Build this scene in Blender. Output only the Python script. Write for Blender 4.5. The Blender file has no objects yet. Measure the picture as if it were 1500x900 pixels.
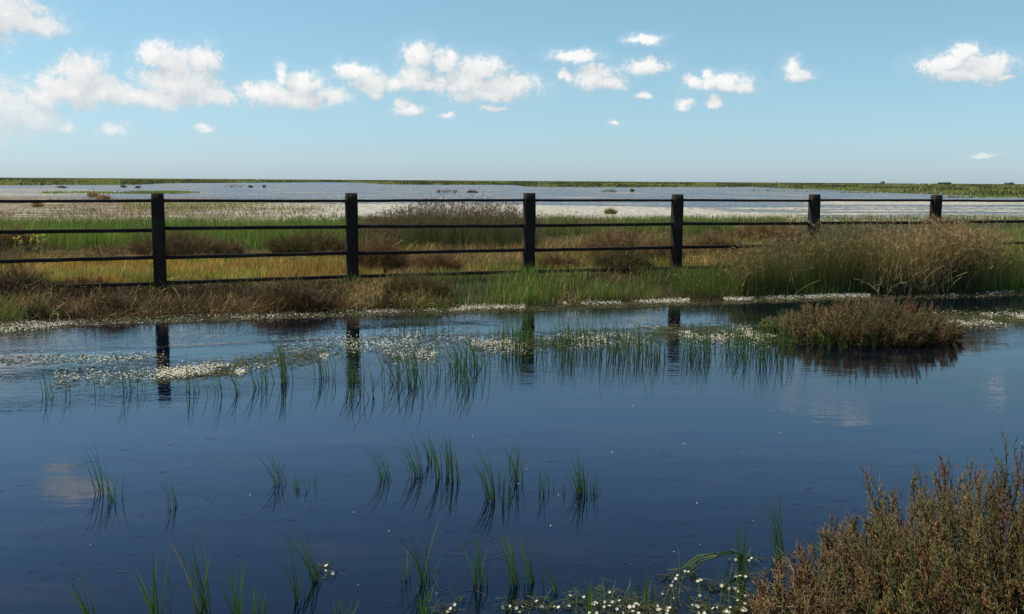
import bpy, math, random
import numpy as np
C = bpy.context.scene.collection
rng = np.random.default_rng(7)
random.seed(7)
R = math.radians

# ------------------------------------------------------------------ camera
F_PX, EYE, ROLL = 1472.0, 1.6, 0.0065
PITCH = math.atan2(450 - 265, F_PX)
cF = np.array([0, math.cos(PITCH), -math.sin(PITCH)])
cU0 = np.array([0, math.sin(PITCH), math.cos(PITCH)])
cX = np.array([1., 0, 0])
cR = math.cos(ROLL) * cX + math.sin(ROLL) * cU0
cU = -math.sin(ROLL) * cX + math.cos(ROLL) * cU0
cam_d = bpy.data.cameras.new('camera')
cam = bpy.data.objects.new('camera', cam_d); C.objects.link(cam)
from mathutils import Matrix, Vector
M = Matrix(((cR[0], cU[0], -cF[0], 0), (cR[1], cU[1], -cF[1], 0), (cR[2], cU[2], -cF[2], EYE), (0, 0, 0, 1)))
cam.matrix_world = M
cam_d.sensor_width = 36; cam_d.lens = F_PX / 1500 * 36
cam_d.clip_start = 0.05; cam_d.clip_end = 20000
bpy.context.scene.camera = cam

# ------------------------------------------------------------------ sun and sky
SUN_AZ, SUN_EL = R(-84), R(51)           # azimuth from +Y towards +X
sd = Vector((math.sin(SUN_AZ) * math.cos(SUN_EL), math.cos(SUN_AZ) * math.cos(SUN_EL), math.sin(SUN_EL)))
sun_d = bpy.data.lights.new('sun', 'SUN'); sun_d.energy = 5.0; sun_d.angle = R(0.5); sun_d.color = (1, 0.95, 0.87)
sun = bpy.data.objects.new('sun', sun_d); C.objects.link(sun)
sun.rotation_euler = sd.to_track_quat('Z', 'Y').to_euler()
sc = bpy.context.scene
sc.view_settings.view_transform = 'Standard'; sc.view_settings.look = 'None'
sc.view_settings.exposure = 0; sc.view_settings.gamma = 1
sc.cycles.max_bounces = 6; sc.cycles.transparent_max_bounces = 16
sc.cycles.diffuse_bounces = 2; sc.cycles.glossy_bounces = 3; sc.cycles.transmission_bounces = 3
sc.cycles.sample_clamp_indirect = 4

def px_dir(x, y):
    u, v = (x - 750) / F_PX, (450 - y) / F_PX
    d = cF + u * cR + v * cU
    return d / np.linalg.norm(d)

world = bpy.data.worlds.new('World'); sc.world = world; world.use_nodes = True
wt = world.node_tree; wt.nodes.clear()
class NT:
    """small helper that wires nodes"""
    def __init__(s, t): s.t = t
    def n(s, typ, **kw):
        nd = s.t.nodes.new(typ)
        for k, v in kw.items(): setattr(nd, k, v)
        return nd
    def put(s, sock, v):
        if v is None: return
        if hasattr(v, 'is_linked'): s.t.links.new(v, sock)
        else: sock.default_value = v
    def m(s, op, a, b=None, c=None, clamp=False):
        nd = s.n('ShaderNodeMath', operation=op, use_clamp=clamp)
        for i, v in enumerate((a, b, c)): s.put(nd.inputs[i], v)
        return nd.outputs[0]
    def vm(s, op, a, b=None, out=0):
        nd = s.n('ShaderNodeVectorMath', operation=op)
        s.put(nd.inputs[0], a); s.put(nd.inputs[1], b)
        return nd.outputs['Value' if op in ('LENGTH', 'DOT_PRODUCT') else 0]
    def noise(s, vec, scale, detail=2, rough=.5, dist=0, col=False, dim='3D'):
        nd = s.n('ShaderNodeTexNoise', noise_dimensions=dim)
        s.put(nd.inputs['Vector'], vec); nd.inputs['Scale'].default_value = scale
        nd.inputs['Detail'].default_value = detail; nd.inputs['Roughness'].default_value = rough
        nd.inputs['Distortion'].default_value = dist
        return nd.outputs['Color' if col else 'Fac']
    def mr(s, v, a, b, c=0., d=1., smooth=True):
        nd = s.n('ShaderNodeMapRange', interpolation_type='SMOOTHSTEP' if smooth else 'LINEAR')
        s.put(nd.inputs['Value'], v); s.put(nd.inputs['From Min'], a); s.put(nd.inputs['From Max'], b)
        nd.inputs['To Min'].default_value = c; nd.inputs['To Max'].default_value = d
        return nd.outputs[0]
    def mix(s, f, a, b, mode='MIX'):
        nd = s.n('ShaderNodeMix', data_type='RGBA', blend_type=mode)
        s.put(nd.inputs[0], f)
        for sock, v in ((nd.inputs[6], a), (nd.inputs[7], b)):
            if isinstance(v, (tuple, list)): v = (*v[:3], 1)
            s.put(sock, v)
        return nd.outputs[2]
    def xyz(s, x, y, z=0.):
        nd = s.n('ShaderNodeCombineXYZ')
        for i, v in enumerate((x, y, z)): s.put(nd.inputs[i], v)
        return nd.outputs[0]
    def sep(s, v):
        nd = s.n('ShaderNodeSeparateXYZ'); s.put(nd.inputs[0], v); return nd.outputs
    def scale(s, v, f3): return s.vm('MULTIPLY', v, f3)

# cumulus field: list of puffs (photo x, y, half width, half height)
PUFFS = [
 (15, 22, 44, 22), (50, 38, 38, 15), (-30, 15, 60, 38),
 (20, 160, 45, 26), (45, 175, 45, 22), (-10, 165, 50, 40), (118, 105, 34, 24), (100, 128, 50, 24), (150, 132, 42, 18), (60, 145, 30, 16), (185, 140, 30, 12),
 (222, 82, 18, 17), (250, 92, 36, 20), (298, 88, 24, 20), (262, 122, 58, 28), (310, 140, 30, 14), (235, 145, 45, 15), (330, 142, 18, 9),
 (415, 112, 13, 14), (440, 122, 32, 15), (388, 136, 36, 14), (430, 144, 68, 13), (485, 140, 26, 11),
 (520, 105, 32, 11), (545, 122, 36, 14), (548, 138, 12, 6), (575, 120, 20, 10),
 (614, 84, 24, 20), (608, 110, 26, 16), (655, 90, 28, 14), (700, 100, 40, 18), (680, 120, 52, 20), (740, 126, 54, 16), (715, 138, 62, 8), (625, 126, 20, 8),
 (97, 188, 15, 7), (166, 188, 20, 9), (298, 186, 12, 5), (588, 150, 12, 8), (597, 161, 22, 8), (724, 158, 20, 4), (655, 167, 12, 4),
 (842, 82, 38, 8), (870, 113, 36, 16), (828, 110, 10, 8), (890, 122, 28, 9), (945, 98, 34, 11), (946, 58, 24, 7), (1054, 122, 44, 12), (1085, 130, 22, 6), (1036, 108, 8, 6), (1015, 121, 16, 8),
 (1046, 148, 12, 9), (1003, 153, 14, 6), (940, 142, 10, 4), (1158, 98, 13, 10), (1170, 110, 20, 8), (898, 179, 8, 3),
 (1414, 80, 20, 12), (1390, 94, 38, 13), (1440, 98, 38, 17), (1412, 112, 34, 9), (1470, 112, 14, 4), (1440, 228, 16, 3),
 (58, -228, 34, 15), (80, -240, 30, 9), (40, -205, 22, 7), (1185, -68, 12, 9), (1240, -80, 26, 7), (1285, -96, 26, 7), (1500, -48, 14, 4)]
g = bpy.data.node_groups.new('cumulus_field', 'ShaderNodeTree')
g.interface.new_socket('Vector', in_out='INPUT', socket_type='NodeSocketVector')
g.interface.new_socket('Field', in_out='OUTPUT', socket_type='NodeSocketFloat')
G = NT(g); gi = G.n('NodeGroupInput').outputs[0]; go = G.n('NodeGroupOutput')
n1 = G.noise(gi, 0.7, 5, .6, 0, True)
warp = G.vm('MULTIPLY', G.vm('SUBTRACT', n1, (.5, .5, .5)), (1.15, .9, 0))
P = G.vm('ADD', gi, warp)
cur = None
DEG = math.degrees
for (x, y, w, h) in PUFFS:
    d = px_dir(x, y); az, el = DEG(math.atan2(d[0], d[1])), DEG(math.asin(d[2]))
    q = G.vm('MULTIPLY', G.vm('SUBTRACT', P, (az, el, 0)), (1 / (w * 1.27 / 26.), 1 / (h * 1.4 / 26.), 0))
    L = G.vm('LENGTH', q)
    if cur is None: cur = L
    else:
        nd = G.n('ShaderNodeMath', operation='SMOOTH_MIN'); G.put(nd.inputs[0], cur); G.put(nd.inputs[1], L); nd.inputs[2].default_value = .18
        cur = nd.outputs[0]
n2 = G.noise(gi, 1.5, 7, .64, .3)
f = G.m('SUBTRACT', 1.0, cur)
f = G.m('ADD', f, G.m('MULTIPLY', G.m('SUBTRACT', n2, .5), 1.5))
n3 = G.noise(gi, 5.5, 4, .6)
f = G.m('ADD', f, G.m('MULTIPLY', G.m('SUBTRACT', n3, .5), .5))
g.links.new(f, go.inputs[0])

W = NT(wt)
tc = W.n('ShaderNodeTexCoord').outputs['Generated']
x_, y_, z_ = W.sep(tc)
az = W.m('MULTIPLY', W.m('ARCTAN2', x_, y_), 57.29578)
az = W.m('WRAP', az, 32., -32.)
el = W.m('MULTIPLY', W.m('ARCSINE', z_), 57.29578)
Pp = W.xyz(az, el)
def field(v):
    nd = W.n('ShaderNodeGroup'); nd.node_tree = g; wt.links.new(v, nd.inputs[0]); return nd.outputs[0]
f0 = field(Pp); f1 = field(W.vm('ADD', Pp, (-.5, .8, 0)))
alpha = W.m('MULTIPLY', W.m('MULTIPLY', W.m('ADD', W.m('MULTIPLY', W.mr(f0, .0, .66), .92), W.m('MULTIPLY', W.mr(f0, -.6, .3), .13), clamp=True), W.mr(el, 1., 4.5, .5, .97)), W.mr(el, 10., 13., 1, .62))
shade = W.m('ADD', .45, W.m('MULTIPLY', W.m('SUBTRACT', f0, f1), .48), clamp=True)
sky = W.n('ShaderNodeTexSky', sky_type='NISHITA', sun_disc=False, sun_elevation=SUN_EL, sun_rotation=SUN_AZ)
sky.air_density = 1.0; sky.dust_density = 0.3; sky.ozone_density = 1.2; sky.altitude = 0
SKY_S = 0.127
# the whole sky graded by height above the horizon, the same all round
gr = W.n('ShaderNodeValToRGB'); W.put(gr.inputs[0], W.m('DIVIDE', el, 60.)); cr = gr.color_ramp
STOPS = [(0, .56, .77, 1.2), (1.4, .585, .785, 1.12), (5, .66, .86, .98), (10.2, .77, .97, .95), (14, .95, 1.25, 1.38), (22, .84, 1.07, 1.27), (60, .5, .64, .8)]
while len(cr.elements) < len(STOPS): cr.elements.new(.5)
for e_, st in zip(cr.elements, STOPS): e_.position = st[0] / 60.
for e_, st in zip(cr.elements, STOPS): e_.color = (*st[1:], 1)
skyc = W.mix(1., sky.outputs[0], gr.outputs[0], 'MULTIPLY')
ccol = W.mix(shade, (4.5, 4.9, 5.15), (7.7, 7.7, 7.5))
out_c = W.mix(alpha, skyc, ccol)
bg = W.n('ShaderNodeBackground'); wt.links.new(out_c, bg.inputs[0]); bg.inputs[1].default_value = SKY_S
wo = W.n('ShaderNodeOutputWorld'); wt.links.new(bg.outputs[0], wo.inputs[0])
world.cycles.sampling_method = 'MANUAL'; world.cycles.sample_map_resolution = 512

# ------------------------------------------------------------------ projection helpers
def gp(x, y, z=0.):
    """point of the horizontal plane at height z seen at photo pixel x, y"""
    x = np.asarray(x, float); y = np.asarray(y, float)
    u, v = (x - 750) / F_PX, (450 - y) / F_PX
    d = cF[None] + u.reshape(-1, 1) * cR + v.reshape(-1, 1) * cU
    t = (z - EYE) / np.minimum(d[:, 2], -1e-4)
    t = np.clip(t, 0, 9000)
    return np.array([0, 0, EYE]) + d * t[:, None]
def proj(P):
    v = P - np.array([0, 0, EYE]); d = np.maximum(v @ cF, .01)
    return 750 + F_PX * (v @ cR) / d, 450 - F_PX * (v @ cU) / d
def sm(a, b, x):
    t = np.clip((x - a) / (b - a), 0, 1); return t * t * (3 - 2 * t)
def vnoise(x, y, seed=0):
    """value noise in 0..1"""
    x = np.asarray(x, float) + 1000; y = np.asarray(y, float) + 1000
    xi, yi = np.floor(x).astype(np.int64), np.floor(y).astype(np.int64)
    fx, fy = x - xi, y - yi; fx = fx * fx * (3 - 2 * fx); fy = fy * fy * (3 - 2 * fy)
    def h(a, b):
        v = np.sin(a * 127.1 + b * 311.7 + seed * 74.7) * 43758.5453
        return v - np.floor(v)
    return (h(xi, yi) * (1 - fx) + h(xi + 1, yi) * fx) * (1 - fy) + (h(xi, yi + 1) * (1 - fx) + h(xi + 1, yi + 1) * fx) * fy
def fb(x, y, seed=0):
    return (vnoise(x, y, seed) * .55 + vnoise(x * 2.3, y * 2.3, seed + 1) * .3 + vnoise(x * 5.1, y * 5.1, seed + 2) * .15)

PX = [-90, 233, 516, 774, 991, 1192, 1369, 1545]
PD = [12.35, 13.4, 14.5, 15.45, 16.3, 17.0, 17.7, 18.4]
POST = []
for x, d in zip(PX, PD):
    X = (x - 750) / F_PX * d
    for _ in range(5):
        p, _y = proj(np.array([[X, d, .8]])); X += (x - p[0]) / F_PX * d
    POST.append((X, d))
POST = np.array(POST)
# the fence line goes on straight past its last posts
fx = np.concatenate([[POST[0, 0] - 60], POST[:, 0], [POST[-1, 0] + 60]])
fy = np.concatenate([[POST[0, 1] - 60 * .42], POST[:, 1], [POST[-1, 1] + 60 * .3]])
NSH = gp([-900, -200, 300, 740, 1000, 1130, 1250, 1500, 1900, 2600], [985, 975, 965, 925, 912, 880, 830, 790, 740, 700])
nphi = np.arctan2(NSH[:, 0], NSH[:, 1]); nr = np.hypot(NSH[:, 0], NSH[:, 1])
ISL = gp([1278], [487])[0]
def fence_s(X, Y): return (Y - np.interp(X, fx, fy)) * .93
YFX = [-300, 200, 230, 400, 520, 560, 750, 775, 1100, 1250, 1380, 1500, 1800]
YFY = [272, 272, 269, 268, 268.5, 270, 271, 274, 275, 281, 286, 290, 297]
def far_line(px): return np.interp(px, YFX, YFY)
def terrain(X, Y):
    X = np.asarray(X, float); Y = np.asarray(Y, float)
    s = fence_s(X, Y); s0 = np.interp(X, [-4.7, -2.3, 2.6, 7], [-1.75, -2.1, -2.45, -2.4])
    s0 = s0 + (fb(X * 1.1, Y * .2, 3) - .5) * .5
    q = s - s0
    z = np.interp(q, [-3, -.6, 0, .5, 2.2, 10, 20, 24.5, 28, 40], [-.5, -.12, 0, .05, .11, .15, .07, 0, -.1, -.4])
    z = z + (fb(X * .7, Y * .7, 5) - .5) * .07 * sm(.2, 1.5, q) * sm(30, 20, q)
    # near bank under the camera
    phi = np.arctan2(X, np.maximum(Y, -99)); r = np.hypot(X, Y)
    nr_ = np.interp(phi, nphi, nr) + (fb(X * 2, Y * 2, 9) - .5) * .25
    z2 = np.clip((nr_ - r) * .16, -.5, .1) + (fb(X * 3, Y * 3, 8) - .5) * .05
    z = np.maximum(z, z2)
    # islet
    e = np.sqrt(((X - ISL[0]) / .95) ** 2 + ((Y - ISL[1]) / .5) ** 2)
    z = np.maximum(z, .07 - .12 * e ** 1.5)
    # far marsh
    far = Y > 90
    if np.any(far):
        px, py = proj(np.stack([X, Y, np.zeros_like(X)], -1).reshape(-1, 3)); px = px.reshape(X.shape); py = py.reshape(X.shape)
        t = (far_line(px) - py) * .1 + (fb(X * .012, Y * .006, 4) - .5) * .5
        z = np.where(far, np.clip(t, -.4, .16), z)
    return z
def on_ground(x, y, z0=.1):
    P = gp(x, y, z0)
    for _ in range(2):
        z = np.maximum(terrain(P[:, 0], P[:, 1]), 0); P2 = np.empty_like(P)
        d = P - np.array([0, 0, EYE]); k = (EYE - z) / np.maximum(EYE - P[:, 2], 1e-3)
        P = np.array([0, 0, EYE]) + d * np.clip(k, .2, 5)[:, None]
    P[:, 2] = terrain(P[:, 0], P[:, 1])
    return P

# ------------------------------------------------------------------ geometry helpers
class Geo:
    def __init__(s): s.v = []; s.t = []; s.c = []; s.n = 0
    def add(s, v, t, c):
        v = np.asarray(v, float).reshape(-1, 3); c = np.asarray(c, float)
        if c.ndim == 1: c = np.tile(c, (len(v), 1))
        s.v.append(v); s.t.append(np.asarray(t).reshape(-1, 3) + s.n); s.c.append(c.reshape(-1, 3)); s.n += len(v)
    def build(s, name, mat, parent=None, smooth=False, origin=None, link=True):
        v = np.concatenate(s.v); t = np.concatenate(s.t); c = np.concatenate(s.c)
        if origin is not None: v = v - np.asarray(origin)
        me = bpy.data.meshes.new(name)
        me.vertices.add(len(v)); me.vertices.foreach_set('co', v.astype('f').ravel())
        me.loops.add(t.size); me.loops.foreach_set('vertex_index', t.astype('i').ravel())
        me.polygons.add(len(t)); me.polygons.foreach_set('loop_start', np.arange(0, t.size, 3, dtype='i'))
        me.update(calc_edges=True)
        a = me.color_attributes.new('tint', 'FLOAT_COLOR', 'POINT')
        a.data.foreach_set('color', np.concatenate([c, np.ones((len(c), 1))], 1).astype('f').ravel())
        if smooth: me.polygons.foreach_set('use_smooth', np.ones(len(t), bool))
        me.materials.append(mat); me.update()
        o = bpy.data.objects.new(name, me); C.objects.link(o)
        if name in ('stems', 'twigs', 'dead_stems', 'blades', 'stalks', 'seed_heads', 'leaves', 'trunk', 'crown') and parent is not None: o['kind'] = 'stuff'
        if parent is not None: o.parent = parent
        elif origin is not None: o.location = origin
        return o
def norm(v): return v / np.maximum(np.linalg.norm(v, axis=-1, keepdims=True), 1e-9)
def arr(v, n): return np.broadcast_to(np.asarray(v, float), (n,)).copy()
def col(cols, w, n, jit=.42):
    """random colours out of a palette, linear values"""
    cols = np.array(cols, float); w = np.array(w, float); w /= w.sum()
    i = rng.choice(len(cols), n, p=w)
    return cols[i] * (1 + (rng.random((n, 1)) - .5) * 2 * jit) * (1 + (rng.random((n, 3)) - .5) * .12)
def blades(G_, base, h, w, ldir, lean, curve, c0, c1, S=3, face=None):
    """tapered grass blades; ldir = azimuth of the lean, lean and curve in shares of the height"""
    n = len(base); h = arr(h, n); w = arr(w, n); ldir = arr(ldir, n); lean = arr(lean, n); curve = arr(curve, n)
    D = np.stack([np.cos(ldir), np.sin(ldir), np.zeros(n)], 1)
    fa = rng.uniform(-.9, .9, n) if face is None else arr(face, n)
    Wd = np.stack([np.cos(fa), np.sin(fa), np.zeros(n)], 1)
    V = np.empty((n, 2 * S + 1, 3)); Cc = np.empty((n, 2 * S + 1, 3))
    for k in range(S + 1):
        t = k / S
        off = lean * t + curve * t * t
        up = t * (1 - .25 * np.abs(curve) * t)
        p = base + D * (off * h)[:, None]; p[:, 2] += up * h
        cc = c0 * (1 - t) + c1 * t
        if k < S:
            ww = (w * (1 - t) ** .6 * (.75 + .25 * min(1, t * 4 + .2)))[:, None] * .5
            V[:, 2 * k] = p - Wd * ww; V[:, 2 * k + 1] = p + Wd * ww; Cc[:, 2 * k] = cc; Cc[:, 2 * k + 1] = cc
        else: V[:, 2 * S] = p; Cc[:, 2 * S] = cc
    T = []
    for k in range(S - 1):
        a = 2 * k; T += [(a, a + 1, a + 3), (a, a + 3, a + 2)]
    a = 2 * (S - 1); T += [(a, a + 1, a + 2)]
    T = np.array(T)[None] + (np.arange(n) * (2 * S + 1))[:, None, None]
    G_.add(V, T, Cc.reshape(-1, 3))
def sticks(G_, p0, p1, r0, r1, c, c2=None, k=3, cap=True):
    """thin tapered prisms"""
    n = len(p0); r0 = arr(r0, n)[:, None]; r1 = arr(r1, n)[:, None]
    d = norm(p1 - p0); ref = np.where(np.abs(d[:, 2:3]) > .9, np.array([[1., 0, 0]]), np.array([[0, 0, 1.]]))
    a = norm(np.cross(d, ref)); b = np.cross(d, a)
    V = np.empty((n, 2 * k, 3)); Cc = np.empty((n, 2 * k, 3)); c = np.broadcast_to(c, (n, 3)); c2 = c if c2 is None else c2
    for i in range(k):
        an = 2 * math.pi * i / k; e = a * math.cos(an) + b * math.sin(an)
        V[:, i] = p0 + e * r0; V[:, k + i] = p1 + e * r1; Cc[:, i] = c; Cc[:, k + i] = c2
    T = []
    for i in range(k):
        j = (i + 1) % k; T += [(i, j, k + j), (i, k + j, k + i)]
    if cap: T += [(k, k + i, k + i + 1) for i in range(1, k - 1)]
    T = np.array(T)[None] + (np.arange(n) * 2 * k)[:, None, None]
    G_.add(V, T, Cc.reshape(-1, 3))
def wires(G_, base, L, r, tilt, c, S=3, bend=.5, flat=False):
    """tangled dry stems: bent polylines; tilt 0 = upright, 1 = lying"""
    n = len(base); L = arr(L, n); az = rng.random(n) * 6.283
    if len(base) > 2000: c = c * (.22 + 1.7 * vnoise(base[:, 0] * 2.6, base[:, 1] * 1.6, 90) ** 1.5)[:, None]
    ti = arr(tilt, n) * (math.pi / 2)
    d = np.stack([np.cos(az) * np.sin(ti), np.sin(az) * np.sin(ti), np.cos(ti)], 1)
    p = base.copy(); r = arr(r, n)
    for k in range(S):
        q = p + d * (L / S)[:, None]
        sticks(G_, p, q, r * (1 - .25 * k / S), r * (1 - .25 * (k + 1) / S), c, k=3, cap=False)
        p = q; d = norm(d + rng.normal(0, bend, (n, 3)) * np.array([1, 1, .6]) - np.array([0, 0, .08]))
def samp(n, x0, x1, ya, yb, z0=.1):
    """random ground points inside a band of the photograph"""
    x = rng.uniform(x0, x1, n)
    a = np.interp(x, *ya) if isinstance(ya, tuple) else ya
    b = np.interp(x, *yb) if isinstance(yb, tuple) else yb
    y = a + (b - a) * rng.random(n)
    return on_ground(x, y, z0), x, y

# ------------------------------------------------------------------ materials
def mat(name):
    m = bpy.data.materials.new(name); m.use_nodes = True; m.node_tree.nodes.clear()
    t = NT(m.node_tree); o = t.n('ShaderNodeOutputMaterial'); return m, t, o
def plant_mat(name, rough=.55, trans=.3, spec=.35, nscale=40, var=.25, gain=(1.35, 1.28, 1.0)):
    m, t, o = mat(name)
    c = t.n('ShaderNodeVertexColor', layer_name='tint').outputs[0]
    tcn = t.n('ShaderNodeTexCoord').outputs['Object']
    n = t.noise(tcn, nscale, 2)
    c = t.mix(1., c, gain, 'MULTIPLY')
    c = t.mix(t.m('MULTIPLY', n, 1.0), t.mix(1., c, (1 - var,) * 3, 'MULTIPLY'), t.mix(1., c, (1 + var,) * 3, 'MULTIPLY'))
    p = t.n('ShaderNodeBsdfPrincipled'); t.put(p.inputs['Base Color'], c)
    p.inputs['Roughness'].default_value = rough; p.inputs['Specular IOR Level'].default_value = spec
    if trans > 0:
        tr = t.n('ShaderNodeBsdfTranslucent'); t.put(tr.inputs[0], t.mix(1., c, (1.25, 1.3, .6), 'MULTIPLY'))
        mx = t.n('ShaderNodeMixShader'); mx.inputs[0].default_value = trans
        t.t.links.new(p.outputs[0], mx.inputs[1]); t.t.links.new(tr.outputs[0], mx.inputs[2]); t.t.links.new(mx.outputs[0], o.inputs[0])
    else: t.t.links.new(p.outputs[0], o.inputs[0])
    return m
M_grass = plant_mat('grass_blade', .45, .42)
M_scrub = plant_mat('dry_scrub', .7, .1, .2, gain=(2.1, 1.85, 1.15))
M_cover = plant_mat('meadow_blade', .5, .3, gain=(2.1, 1.78, 1.15))
M_dry = plant_mat('dry_stem', .7, .1, .2, gain=(1.35, 1.22, .78))
M_twig = plant_mat('glasswort_twig', .45, .15, .35, 60, gain=(1.0, .97, .52))
M_petal = plant_mat('white_petal', .6, .2, .2, 30, .04, (1, 1, 1))

def timber():
    m, t, o = mat('weathered_dark_timber')
    tcn = t.n('ShaderNodeTexCoord').outputs['Object']
    c0 = t.n('ShaderNodeVertexColor', layer_name='tint').outputs[0]      # r: 1 where the grain runs upright
    up = t.sep(c0)[0]
    g1 = t.noise(t.scale(tcn, (30, 30, 1.6)), 1.6, 5, .6)
    g2 = t.noise(t.scale(tcn, (1.6, 30, 40)), 1.6, 5, .6)
    gr = t.n('ShaderNodeMix', data_type='FLOAT'); t.put(gr.inputs[0], up); t.put(gr.inputs[2], g2); t.put(gr.inputs[3], g1); gr = gr.outputs[0]
    big = t.noise(tcn, 3.1, 3)
    cc = t.mix(gr, (.009, .0062, .0045), (.046, .032, .021))
    cc = t.mix(t.mr(big, .5, .75), cc, (.05, .042, .034))
    lich = t.mr(t.noise(tcn, 28, 3), .66, .74, 0, .55)
    cc = t.mix(lich, cc, (.07, .065, .045))
    p = t.n('ShaderNodeBsdfPrincipled'); t.put(p.inputs['Base Color'], cc); p.inputs['Roughness'].default_value = .85
    p.inputs['Specular IOR Level'].default_value = .12
    b = t.n('ShaderNodeBump'); b.inputs['Strength'].default_value = .5; b.inputs['Distance'].default_value = .006
    t.put(b.inputs['Height'], gr); t.t.links.new(b.outputs[0], p.inputs['Normal']); t.t.links.new(p.outputs[0], o.inputs[0])
    return m
M_timber = timber()

def ground_mat():
    m, t, o = mat('marsh_ground')
    c = t.n('ShaderNodeVertexColor', layer_name='tint').outputs[0]
    tcn = t.n('ShaderNodeTexCoord').outputs['Object']
    n1, n2, n3 = t.noise(tcn, 1.7, 5, .6), t.noise(tcn, 14, 5, .7), t.noise(tcn, .03, 4, .6)
    c = t.mix(t.mr(n1, .3, .7), t.mix(1., c, (.6, .62, .6), 'MULTIPLY'), t.mix(1., c, (1.3, 1.2, 1.0), 'MULTIPLY'))
    c = t.mix(t.mr(n2, .35, .7), t.mix(1., c, (.55, .5, .45), 'MULTIPLY'), c)
    c = t.mix(t.mr(n3, .35, .65), t.mix(1., c, (.75, .8, .8), 'MULTIPLY'), c)
    p = t.n('ShaderNodeBsdfPrincipled'); t.put(p.inputs['Base Color'], c); p.inputs['Roughness'].default_value = .9
    p.inputs['Specular IOR Level'].default_value = .1
    b = t.n('ShaderNodeBump'); b.inputs['Strength'].default_value = .8; b.inputs['Distance'].default_value = .03
    t.put(b.inputs['Height'], n2); t.t.links.new(b.outputs[0], p.inputs['Normal']); t.t.links.new(p.outputs[0], o.inputs[0])
    return m

LA, LB = gp([0], [517])[0], gp([1000], [480])[0]
LM = (LB[1] - LA[1]) / (LB[0] - LA[0]); LC = LA[1] - LM * LA[0]
def water_mat():
    m, t, o = mat('still_dark_water')
    P_ = t.n('ShaderNodeTexCoord').outputs['Object']
    X, Y, Z = t.sep(P_)
    patch = t.noise(t.scale(P_, (.35, .8, 1)), 1., 3, .55)
    # wind ripples lie in a band along the far bank and grow out over the open lagoon
    band = t.m('MULTIPLY', t.mr(Y, 6.2, 8.3), t.mr(Y, 14., 11., 0, 1))
    band = t.m('MULTIPLY', band, t.mr(patch, .38, .62, .12, 1))
    h1 = t.noise(t.scale(P_, (5, 13, 1)), 1., 3, .5)
    h2 = t.noise(t.scale(P_, (16, 34, 1)), 1., 2, .5)
    hs = t.noise(t.scale(P_, (1.2, 3.4, 1)), 1., 2, .5)
    calm = t.m('ADD', t.m('MULTIPLY', hs, .0016), t.m('MULTIPLY', h1, .00028))
    rip = t.m('MULTIPLY', t.m('ADD', t.m('MULTIPLY', h1, .0022), t.m('MULTIPLY', h2, .0010)), band)
    # a faint wake line running along the bank
    dl = t.m('ABSOLUTE', t.m('SUBTRACT', t.m('SUBTRACT', Y, t.m('ADD', t.m('MULTIPLY', X, LM), LC)), t.m('MULTIPLY', t.m('SUBTRACT', t.noise(P_, .6, 2), .5), .5)))
    line = t.mr(dl, .13, .02)
    lr = t.m('MULTIPLY', t.m('MULTIPLY', t.noise(t.scale(P_, (7, 30, 1)), 1., 2), .004), line)
    far = t.mr(Y, 28., 60.)
    h3 = t.noise(t.scale(P_, (1.1, 2.6, 1)), 1., 4, .62)
    fr = t.m('MULTIPLY', t.m('MULTIPLY', h3, .3), far)
    H = t.m('ADD', t.m('ADD', calm, rip), t.m('ADD', lr, fr))
    b = t.n('ShaderNodeBump'); b.inputs['Strength'].default_value = 1; b.inputs['Distance'].default_value = 1.
    t.put(b.inputs['Height'], H)
    p = t.n('ShaderNodeBsdfPrincipled')
    mud = t.noise(t.scale(P_, (.8, 2.2, 1)), 1., 4, .6)
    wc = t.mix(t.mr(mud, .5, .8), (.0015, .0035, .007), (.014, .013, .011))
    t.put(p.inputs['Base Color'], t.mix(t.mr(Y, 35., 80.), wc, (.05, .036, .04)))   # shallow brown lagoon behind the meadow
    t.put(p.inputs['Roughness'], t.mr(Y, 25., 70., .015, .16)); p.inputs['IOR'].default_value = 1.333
    t.t.links.new(b.outputs[0], p.inputs['Normal']); t.t.links.new(p.outputs[0], o.inputs[0])
    return m

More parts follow.
